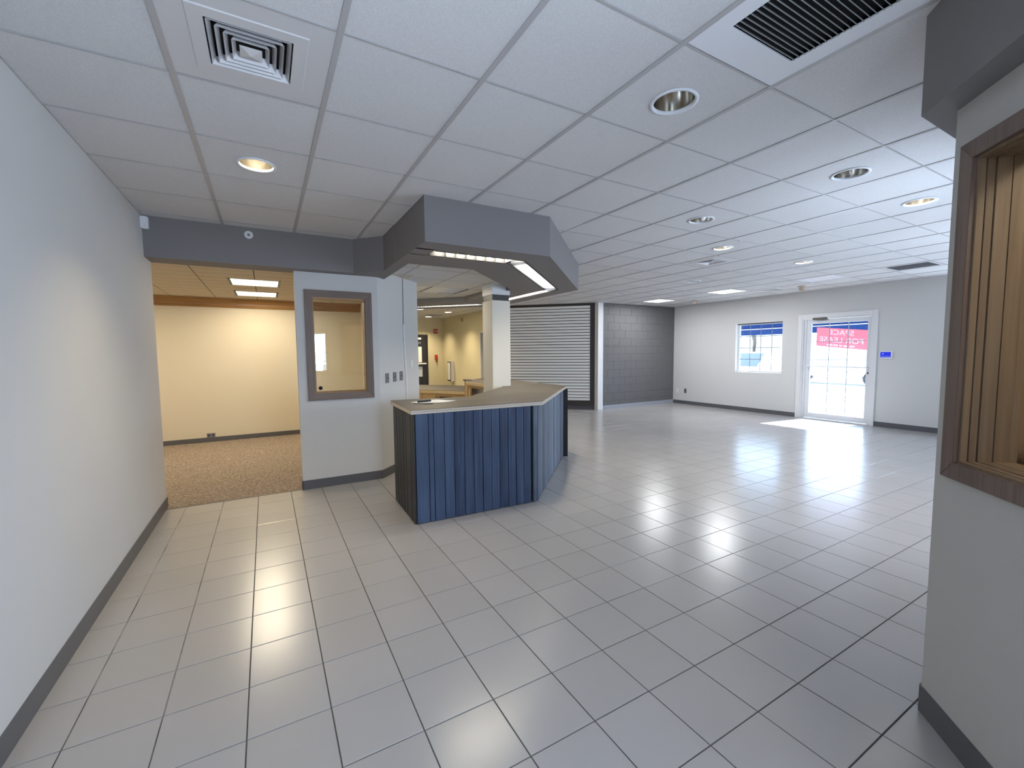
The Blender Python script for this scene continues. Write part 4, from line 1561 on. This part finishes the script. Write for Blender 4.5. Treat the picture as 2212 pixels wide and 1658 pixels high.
# strip lights in the soffit ring
seglab = ['diamond louvered light strip in the soffit face over the front planks', 'ribbed light strip in the angled soffit side over the counter bend', 'light strip running away behind the column top in the soffit',
          'light strip in the far angled side of the soffit ring', 'light strip in the last far side of the soffit ring']
sideoff = 0.004
l1, l2 = offset_path(RING, 0.268), offset_path(RING, 0.456)
k1_, k2_ = offset_path(RING, 0.283), offset_path(RING, 0.441)
for i in range(5):
    a0, a1, b0, b1 = (l1[i].copy(), l1[i + 1].copy(), l2[i].copy(), l2[i + 1].copy())
    c0, c1, e0, e1 = (k1_[i].copy(), k1_[i + 1].copy(), k2_[i].copy(), k2_[i + 1].copy())
    if i == 0:
        for v in (a0, b0): v.x = 1.312
        for v in (c0, e0): v.x = 1.325
    mid = (a0 + a1 + b0 + b1) / 4
    d = empty('strip_light', (mid.x, mid.y, SB))
    tag(d, seglab[i], 'ceiling light', 'light strips set in the soffit ring')
    MB().prism([tuple(a0), tuple(a1), tuple(c1), tuple(c0)], SB - 0.002, SB + 0.05).build('frame', mt_blackm, d)
    MB().prism([tuple(b0), tuple(b1), tuple(e1), tuple(e0)], SB - 0.002, SB + 0.05).build('frame', mt_blackm, d)
    MB().prism([tuple(c0), tuple(c1), tuple(e1), tuple(e0)], SB + 0.055, SB + 0.06).build('lamp', mt_strip, d)
    L = (c1 - c0).length
    nb = max(4, int(L / (0.105 if i == 0 else 0.052)))
    sk = 0.06 if i == 0 else 0.0
    rib = []
    for k in range(1, nb):
        t = k / nb
        p = c0.lerp(c1, t); q2 = e0.lerp(e1, max(0.0, min(1.0, t + (sk / L))))
        dirv = (c1 - c0).normalized() * 0.002
        MB().prism([tuple(p - dirv), tuple(p + dirv), tuple(q2 + dirv), tuple(q2 - dirv)], SB + 0.004, SB + 0.045).build('louver', mt_panel, d)
    dd = (a1 - a0)
    l = light('strip_glow', 'AREA', (mid.x, mid.y, SB + 0.05), (14.0 if i < 2 else 20.0) * L, (1, 0.90, 0.72), size=L * 0.8, size_y=0.10)
    l.rotation_euler = (0, 0, math.atan2(dd.y, dd.x))

# panel in the inner ceiling
x0, y0 = COX + 5 * CTX + 0.008, COY + 6 * CTY + 0.008
x1, y1 = x0 + CTX - 0.016, y0 + CTY - 0.016
d = empty('inner_vent', ((x0 + x1) / 2, (y0 + y1) / 2, IC))
tag(d, 'ceiling panel half white and half grey mesh in the inner ceiling behind the soffit', 'air vent')
for q2 in ((x0, x0 + 0.02, y0, y1), (x1 - 0.02, x1, y0, y1)): MB().box(*q2, IC - 0.002, IC + 0.02).build('frame', mt_blackm, d)
xm = (x0 + x1) / 2
light('inner_glow', 'AREA', ((x0 + xm) / 2, (y0 + y1) / 2, IC - 0.005), 9, (1, 0.9, 0.72), size=0.25, shape='SQUARE')  # lamp added under the plate to brighten the space inside the ring
MB().box(x0 + 0.02, xm, y0, y1, IC, IC + 0.01).build('blank_plate', mt_panel, d)
MB().box(xm, x1 - 0.02, y0, y1, IC + 0.012, IC + 0.016).build('duct', mt_grey, d)
for k in range(1, 9):
    yy = y0 + (y1 - y0) * k / 9
    MB().box(xm, x1 - 0.02, yy - 0.006, yy + 0.006, IC, IC + 0.01).build('slat', mt_panel, d)
for k in range(1, 5):
    xx = xm + (x1 - 0.02 - xm) * k / 5
    MB().box(xx - 0.005, xx + 0.005, y0, y1, IC + 0.0005, IC + 0.0095).build('slat', mt_panel, d)


# smoke detectors near the door wall
def smoke(x, y, label):
    d = empty('smoke_detector', (x, y, CE))
    tag(d, label, 'smoke detector', 'beige smoke detectors by the door wall')
    MB().lathe([(0.0, -0.001), (0.075, -0.001), (0.075, -0.012), (0.05, -0.014)], (x, y, CE), 24).build('base', simple('cream_plastic', (0.6, 0.5, 0.42), 0.5), d)
    MB().lathe([(0.046, -0.014), (0.046, -0.055), (0.038, -0.085), (0.0, -0.09)], (x, y, CE), 24).build('sensor', mt_beige, d)


smoke(9.17, 4.63, 'beige smoke detector on the ceiling in front of the glazed door')
smoke(9.22, 7.11, 'beige smoke detector on the ceiling near the dark block wall corner')

# ceiling hooks
for x, y, lb in ((4.74, 3.07, 'tiny white hook on the ceiling grid beside a lit downlight'), (5.22, 3.66, 'tiny white hook on the corner of the small square diffuser')):
    m = MB().box(x - 0.012, x + 0.012, y - 0.012, y + 0.012, CE - 0.003, CE).tube([(x, y, CE - 0.002), (x, y, CE - 0.018), (x + 0.006, y, CE - 0.024), (x + 0.012, y, CE - 0.018)], 0.003, 6)
    tag(m.build('ceiling_hook', mt_white), lb, 'hook')

# ------------------------------------------------------------ small wall fittings
# motion sensor and round sensor
d = empty('motion_sensor', (LX, 4.985, 2.665))
tag(d, 'white motion sensor high in the corner of the left wall and dark beam', 'sensor')
MB().prism([(LX, 5.025), (LX + 0.055, 5.025), (LX + 0.05, 4.985), (LX, 4.965)], 2.605, 2.712).build('body', mt_panel, d, bevel=0.006)
MB().prism([(LX + 0.02, 4.9735), (LX + 0.047, 4.982), (LX + 0.047, 4.980), (LX + 0.02, 4.9715)], 2.615, 2.66).build('lens', mt_white, d)
d = empty('round_speaker', (-0.093, 5.03, 2.656))
tag(d, 'small round white disc with dark centre on the dark beam', 'sensor')
MB().lathe([(0.0, -0.004), (0.034, -0.006), (0.038, -0.002), (0.038, 0.0)], (-0.093, 5.03, 2.656), 28, 'Y').build('plate', mt_white, d)
MB().lathe([(0.0, -0.012), (0.009, -0.012), (0.012, -0.005)], (-0.093, 5.03, 2.656), 16, 'Y').build('eye', mt_grey, d)

# outlets on the angled wall
A2 = Vector((1.155, WY))


def wplate(name, x, z, wd, ht, mat, label, cat, group=None, holes=2, holemat=mt_blackm, dep=0.006):
    s = (Vector((x, 0)).x - A2.x) / R2
    m = MB().box(s - wd / 2, s + wd / 2, -dep, 0, z - ht / 2, z + ht / 2)
    xform(m, A2, PI / 4)
    d = empty(name, (x, WY + x - A2.x, z))
    tag(d, label, cat, group)
    m.build('plate', mat, d, bevel=0.0015)
    for k in range(holes):
        sx_ = s + (-0.014 if k == 0 else 0.014)
        m = MB().box(sx_ - 0.006, sx_ + 0.006, -dep - 0.001, -dep + 0.001, z - 0.006, z + 0.008)
        xform(m, A2, PI / 4)
        m.build('jack', holemat, d)
    return d


wplate('wall_jack', 1.267, 1.19, 0.078, 0.118, mt_grey, 'grey data plate on the angled wall, nearest the wood framed inner window', 'outlet', 'grey data plates on the angled wall')
wplate('wall_jack', 1.390, 1.195, 0.078, 0.118, mt_grey, 'grey data plate in the middle of the three on the angled wall', 'outlet', 'grey data plates on the angled wall')
wplate('wall_jack', 1.503, 1.20, 0.078, 0.118, mt_grey, 'grey data plate beside the white cable raceway on the angled wall', 'outlet', 'grey data plates on the angled wall')
wplate('light_switch', 1.700, 1.352, 0.075, 0.10, mt_white, 'white blank switch plate at the end of the angled wall above the counter', 'switch', holes=0)
# cable raceway and the cord rising from it
d = empty('cable_raceway', (1.58, WY + 0.425, 0.0))
tag(d, 'white cable raceway leaning on the angled wall beside the grey data plates', 'raceway')
m = MB().add([(0.552, -0.018, 1.86), (0.582, -0.018, 1.86), (0.582, 0, 1.86), (0.552, 0, 1.86), (0.640, -0.018, 0.0), (0.672, -0.018, 0.0), (0.672, 0, 0.0), (0.640, 0, 0.0)],
             [(0, 1, 2, 3), (7, 6, 5, 4), (0, 4, 5, 1), (1, 5, 6, 2), (2, 6, 7, 3), (3, 7, 4, 0)])
xform(m, A2, PI / 4).build('channel', mt_white, d)
m = MB().tube([(0.575, -0.006, 1.85), (0.580, -0.006, 2.15), (0.585, -0.006, IC)], 0.004, 6)
xform(m, A2, PI / 4).build('cord', mt_grey, d)

# outlets by the far corner and on the office base
def xplate(y, z, wd, ht, mat, label):
    d = empty('wall_outlet', (EX, y, z))
    tag(d, label, 'outlet')
    MB().box(EX - 0.007, EX, y - wd / 2, y + wd / 2, z - ht / 2, z + ht / 2).build('plate', mat, d, bevel=0.002)
    for dz in (-0.022, 0.022): MB().box(EX - 0.009, EX - 0.006, y - 0.014, y + 0.014, z + dz - 0.012, z + dz + 0.012).build('socket', mat if mat is mt_white else mt_blackm, d)


xplate(8.37, 0.366, 0.08, 0.13, mt_white, 'white outlet low on the door wall, closest to the dark block wall')
xplate(8.10, 0.372, 0.08, 0.13, mt_grey, 'grey outlet low on the door wall beside the white one')
d = empty('floor_outlet', (-0.87, OY, 0.1))
tag(d, 'grey horizontal outlet plate just above the office baseboard', 'outlet')
MB().box(-0.93, -0.81, OY - 0.009, OY, 0.082, 0.155).build('plate', mt_grey, d, bevel=0.002)
for dx in (-0.03, 0.03): MB().box(-0.87 + dx - 0.013, -0.87 + dx + 0.013, OY - 0.0105, OY - 0.0085, 0.104, 0.134).build('socket', mt_blackm, d)

# thermostat
d = empty('thermostat', (EX, 3.614, 1.375))
tag(d, 'white wall thermostat with lit blue screen beside the glazed door', 'thermostat')
MB().box(EX - 0.022, EX, 3.513, 3.715, 1.30, 1.452).build('body', mt_white, d, bevel=0.006)
MB().box(EX - 0.0235, EX - 0.021, 3.540, 3.699, 1.333, 1.432).build('screen', mt_screen, d)
m = MB()
for k in range(5): m.box(EX - 0.0245, EX - 0.0238, 3.553 + k * 0.028, 3.553 + k * 0.028 + 0.016, 1.346, 1.358)
m.box(EX - 0.0245, EX - 0.0238, 3.652, 3.664, 1.385, 1.412).box(EX - 0.0245, EX - 0.0238, 3.644, 3.672, 1.394, 1.403)
m.build('icons', emit('pale_blue_icons', (0.3, 0.4, 1.0), 0.8), d)

# hall: alarm strobe, pull station, extinguisher cabinet, ceiling-side camera
d = empty('fire_alarm', (5.345, 14.95, 2.27))
tag(d, 'small red fire alarm with clear strobe above the black framed door', 'alarm')
MB().box(5.275, 5.415, 14.90, 14.95, 2.205, 2.345).build('body', mt_red, d, bevel=0.006)
MB().box(5.295, 5.395, 14.885, 14.90, 2.262, 2.292).build('strobe', mt_panel, d)
d = empty('pull_station', (5.35, 14.95, 1.28))
tag(d, 'red fire alarm pull station on the straw wall beside the black framed door', 'alarm')
MB().box(5.30, 5.40, 14.91, 14.95, 1.26, 1.43).build('body', mt_red, d, bevel=0.006)
MB().box(5.325, 5.375, 14.895, 14.91, 1.16, 1.30).build('handle', simple('dark_red', (0.2, 0.03, 0.02), 0.5), d)
d = empty('extinguisher_cabinet', (5.55, 14.03, 0.52))
tag(d, 'white fire extinguisher cabinet with narrow dark edged glass on the straw hall wall', 'cabinet')
MB().box(5.49, 5.62, 13.88, 14.18, 0.52, 1.20).build('body', mt_vent, d)
dd_ = MB().box(5.478, 5.49, 13.885, 14.175, 0.525, 1.195).build('door', mt_blackm, d)
MB().box(5.475, 5.479, 13.91, 14.15, 0.57, 1.16).build('pane', mt_panel, dd_)
d = MB().box(5.57, 5.62, 13.06, 13.12, 2.50, 2.62).build('wall_sensor', simple('olive_plastic', (0.35, 0.30, 0.2), 0.5), bevel=0.004)
tag(d, 'small straw coloured sensor box high on the hall wall', 'sensor')

# wood edge strip between tile and carpet
struct(MB().box(LX, 0.297, 5.196, 5.216, -0.003, 0.004).build('trim_3', simple('brown_strip', (0.25, 0.20, 0.15), 0.6)), 'thin transition strip between tile and carpet')

# ------------------------------------------------------------ outside
g = MB().box(EX + 0.15, 120, -60, 60, -0.14, -0.06).build('ground', mt_concrete)
struct(g, 'sunlit pale parking lot')
struct(MB().box(-40, 10.35, -60, -2.9, -0.14, -0.06).build('ground', mt_concrete), 'sunlit pavement behind the building')
struct(MB().prism([(0.9, -2.9), (-2.5, -2.9), (-0.98, -2.72), (2.2, 0.35), (2.6, -0.2)], -0.14, -0.06).build('ground', mt_concrete), 'paved strip outside')

# awning along the door side
aw = empty('awning', (EX + 0.9, 5.2, 2.3))
tag(aw, 'blue canvas awning on a white tube frame outside the window', 'awning')
ay0, ay1 = -1.6, 8.2  # near end lengthened out of view to keep stray sun out
m = MB().add([(EX + 0.17, ay0, 2.95), (EX + 0.17, ay1, 2.95), (EX + 1.45, ay1, 2.30), (EX + 1.45, ay0, 2.30)], [(0, 1, 2, 3)])
m.add([(EX + 0.17, ay0, 2.956), (EX + 0.17, ay1, 2.956), (EX + 1.452, ay1, 2.306), (EX + 1.452, ay0, 2.306)], [(3, 2, 1, 0)])
m.build('canvas', mt_awning, aw, recalc=False)
MB().box(EX + 1.446, EX + 1.452, ay0, ay1, 1.90, 2.30).build('valance', mt_awning, aw)
for y in (ay0, ay1):
    MB().prism([(EX + 0.17, y), (EX + 1.45, y), (EX + 1.45, y + 0.006), (EX + 0.17, y + 0.006)], 1.90, 2.30).build('valance', mt_awning, aw)
for z in (2.30, 2.06): MB().tube([(EX + 1.43, ay0, z), (EX + 1.43, ay1, z)], 0.014, 6).build('tube', mt_white, aw)
y = ay0 + 0.02
while y < ay1:
    MB().tube([(EX + 0.18, y, 2.90), (EX + 1.42, y, 2.27)], 0.012, 6).build('rib', mt_white, aw)
    MB().tube([(EX + 1.42, y, 2.28), (EX + 0.20, y, 2.28)], 0.012, 6).build('rib', mt_white, aw)
    y += 0.86


# parked vehicles
def car(x, y, ang, label, paint, scale=1.0):
    d = empty('car', (x, y, -0.06))
    tag(d, label, 'car')
    prof = [(-2.25, 0.35), (-2.28, 0.62), (-2.15, 0.88), (-1.9, 0.98), (-1.55, 1.02), (-0.95, 1.42), (-0.4, 1.50), (0.6, 1.48), (1.25, 1.05), (2.05, 0.86), (2.25, 0.66), (2.27, 0.35)]
    low = [(-2.25, 0.35), (-2.28, 0.62), (-2.15, 0.88), (-1.9, 0.98), (1.25, 1.0), (2.05, 0.86), (2.25, 0.66), (2.27, 0.35)]

    def loft(pr, hw, top=None):
        m = MB()
        n2 = len(pr)
        for sgn in (-1, 1):
            for px, pz in pr:
                w2 = hw - (0.10 if pz > 1.2 else 0.0) - (0.12 if abs(px) > 2.1 else 0)
                m.v.append((px, sgn * w2, pz - 0.06))
        m.f += [tuple(range(n2)), tuple(range(2 * n2 - 1, n2 - 1, -1))]
        m.f += [(i, n2 + i, n2 + (i + 1) % n2, (i + 1) % n2) for i in range(n2)]
        return m

    def put(m, name, mat, par, **kw):
        m.v = [(a * scale, b2 * scale, c2) for a, b2, c2 in m.v]
        return xform(m, (x, y), ang).build(name, mat, par, **kw)
    put(loft(prof, 0.88), 'body', paint, d, bevel=0.03, smooth=False)
    gm = simple('car_glass', (0.02, 0.035, 0.05), 0.05)
    for sgn in (-1, 1):
        m = MB().add([(-0.9, sgn * 0.80, 1.30), (-0.35, sgn * 0.79, 1.40), (0.5, sgn * 0.79, 1.38), (1.0, sgn * 0.84, 1.02), (-1.3, sgn * 0.84, 1.02)], [(0, 1, 2, 3, 4)])
        m.v = [(a, b2 + sgn * 0.03, c2 - 0.06) for a, b2, c2 in m.v]
        m2 = MB().prism([(a, c2) for a, b2, c2 in m.v], 0, 0.01)
        m2.v = [(a, sgn * (0.885 + (0 if c2 < 0.005 else 0.004)) - sgn * (0.095 if b2 > 1.15 else 0.0), b2) for a, b2, c2 in m2.v]
        put(m2, 'window', gm, d)
        put(MB().box(0.85, 1.02, sgn * 0.92 - 0.07, sgn * 0.92 + 0.07, 0.98, 1.10), 'mirror', paint, d, bevel=0.02)
    m = MB().add([(0.66, -0.70, 1.43), (0.66, 0.70, 1.43), (1.22, 0.78, 1.04), (1.22, -0.78, 1.04)], [(0, 1, 2, 3)])
    m.v = [(a + 0.03, b2, c2 - 0.03) for a, b2, c2 in m.v]
    put(m, 'windshield', gm, d)
    for wx in (-1.4, 1.4):
        for sgn in (-1, 1):
            wm = MB().lathe([(0.0, -0.11), (0.30, -0.11), (0.34, -0.08), (0.34, 0.08), (0.30, 0.11), (0.0, 0.11)], (wx, sgn * 0.80, 0.34 - 0.06), 20, 'Y')
            put(wm, 'wheel', mt_blackm, d)
    return d


mt_carwhite = simple('white_car_paint', (0.75, 0.77, 0.78), 0.25, coat=0.5)
mt_carsilver = simple('silver_blue_car_paint', (0.16, 0.22, 0.27), 0.3, coat=0.5)
car(18.6, 12.3, math.radians(-100), 'pale blue silver car parked outside the grid window', mt_carsilver)
car(13.9, 8.45, math.radians(-176), 'white car nose close outside the grid window', mt_carwhite, 1.0)
# white van seen through the door
v = empty('van', (22.5, 9.6, -0.06))
tag(v, 'white panel van parked beyond the glazed door', 'van')
VB = MB().prism([(0, 0.38), (5.4, 0.38), (5.42, 1.0), (4.9, 1.25), (4.3, 2.1), (4.0, 2.35), (0.05, 2.38)], 0, 1.95)
VB.v = [(23.6 - c2, 7.2 + a, b2 - 0.06) for a, b2, c2 in VB.v]
VB.build('body', mt_carwhite, v, bevel=0.04)
for yy in (8.1, 11.5):
    for xx in (21.75, 23.45):
        MB().lathe([(0.0, -0.1), (0.3, -0.1), (0.35, -0.07), (0.35, 0.07), (0.3, 0.1), (0.0, 0.1)], (xx, yy, 0.29), 20, 'X').build('wheel', mt_blackm, v)

# bare trees and a grassy bank beyond the lot
bank = MB().add([(40, -60, -0.06), (40, 60, -0.06), (58, 60, 5.5), (58, -60, 5.5), (100, 60, 6.5), (100, -60, 6.5)], [(0, 3, 2, 1), (3, 5, 4, 2)]).build('hill', simple('dry_grass', (0.15, 0.15, 0.10), 0.95, noise=0.25, nscale=1.5, coords='World'), recalc=False)
struct(bank, 'dry grassy bank beyond the parking lot')
mt_bark = simple('grey_bark', (0.06, 0.05, 0.045), 0.9)


def bare_tree(x, y, h, seed):
    rnd = random.Random(seed)
    d = empty('bare_tree', (x, y, 0))
    m = MB()

    def branch(p, dirv, L, r, depth):
        q2 = p + dirv * L
        mid = p.lerp(q2, 0.5) + Vector((rnd.uniform(-1, 1), rnd.uniform(-1, 1), 0)) * L * 0.05
        m.tube([p, mid, q2], [r, r * 0.8, r * 0.6], 5)
        if depth:
            for _ in range(3 if depth > 1 else 3):
                dv = (dirv + Vector((rnd.uniform(-1, 1), rnd.uniform(-1, 1), rnd.uniform(-0.1, 0.6))) * 0.8).normalized()
                branch(q2 if rnd.random() < 0.6 else mid, dv, L * rnd.uniform(0.55, 0.75), r * 0.55, depth - 1)
    z = 0.3 * (x - 40) - 0.2
    branch(Vector((x, y, max(z, 0) - 0.1)), Vector((0, 0, 1)), h * 0.35, 0.22, 4)
    m.build('branches', mt_bark, d, recalc=False)
    return d


TL = ['tallest bare tree on the bank seen through the grid window', 'bare tree on the bank behind the pale blue silver car', 'bare tree on the bank at the window edge nearest the glazed door',
      'bare tree on the bank beyond the van', 'bare tree furthest toward the block wall side of the bank', 'bare tree on the bank seen through the upper door glass', 'slim bare tree standing lowest on the bank']
for k, (x, y, h) in enumerate(((43, 26.0, 10), (49, 33.0, 8), (45, 20.5, 7), (52, 24.0, 8), (48, 40.0, 8), (44, 14.0, 7), (53, 29.5, 7))):
    t = bare_tree(x, y, h, 20 + k)
    tag(t, TL[k], 'tree', 'bare trees on the bank')
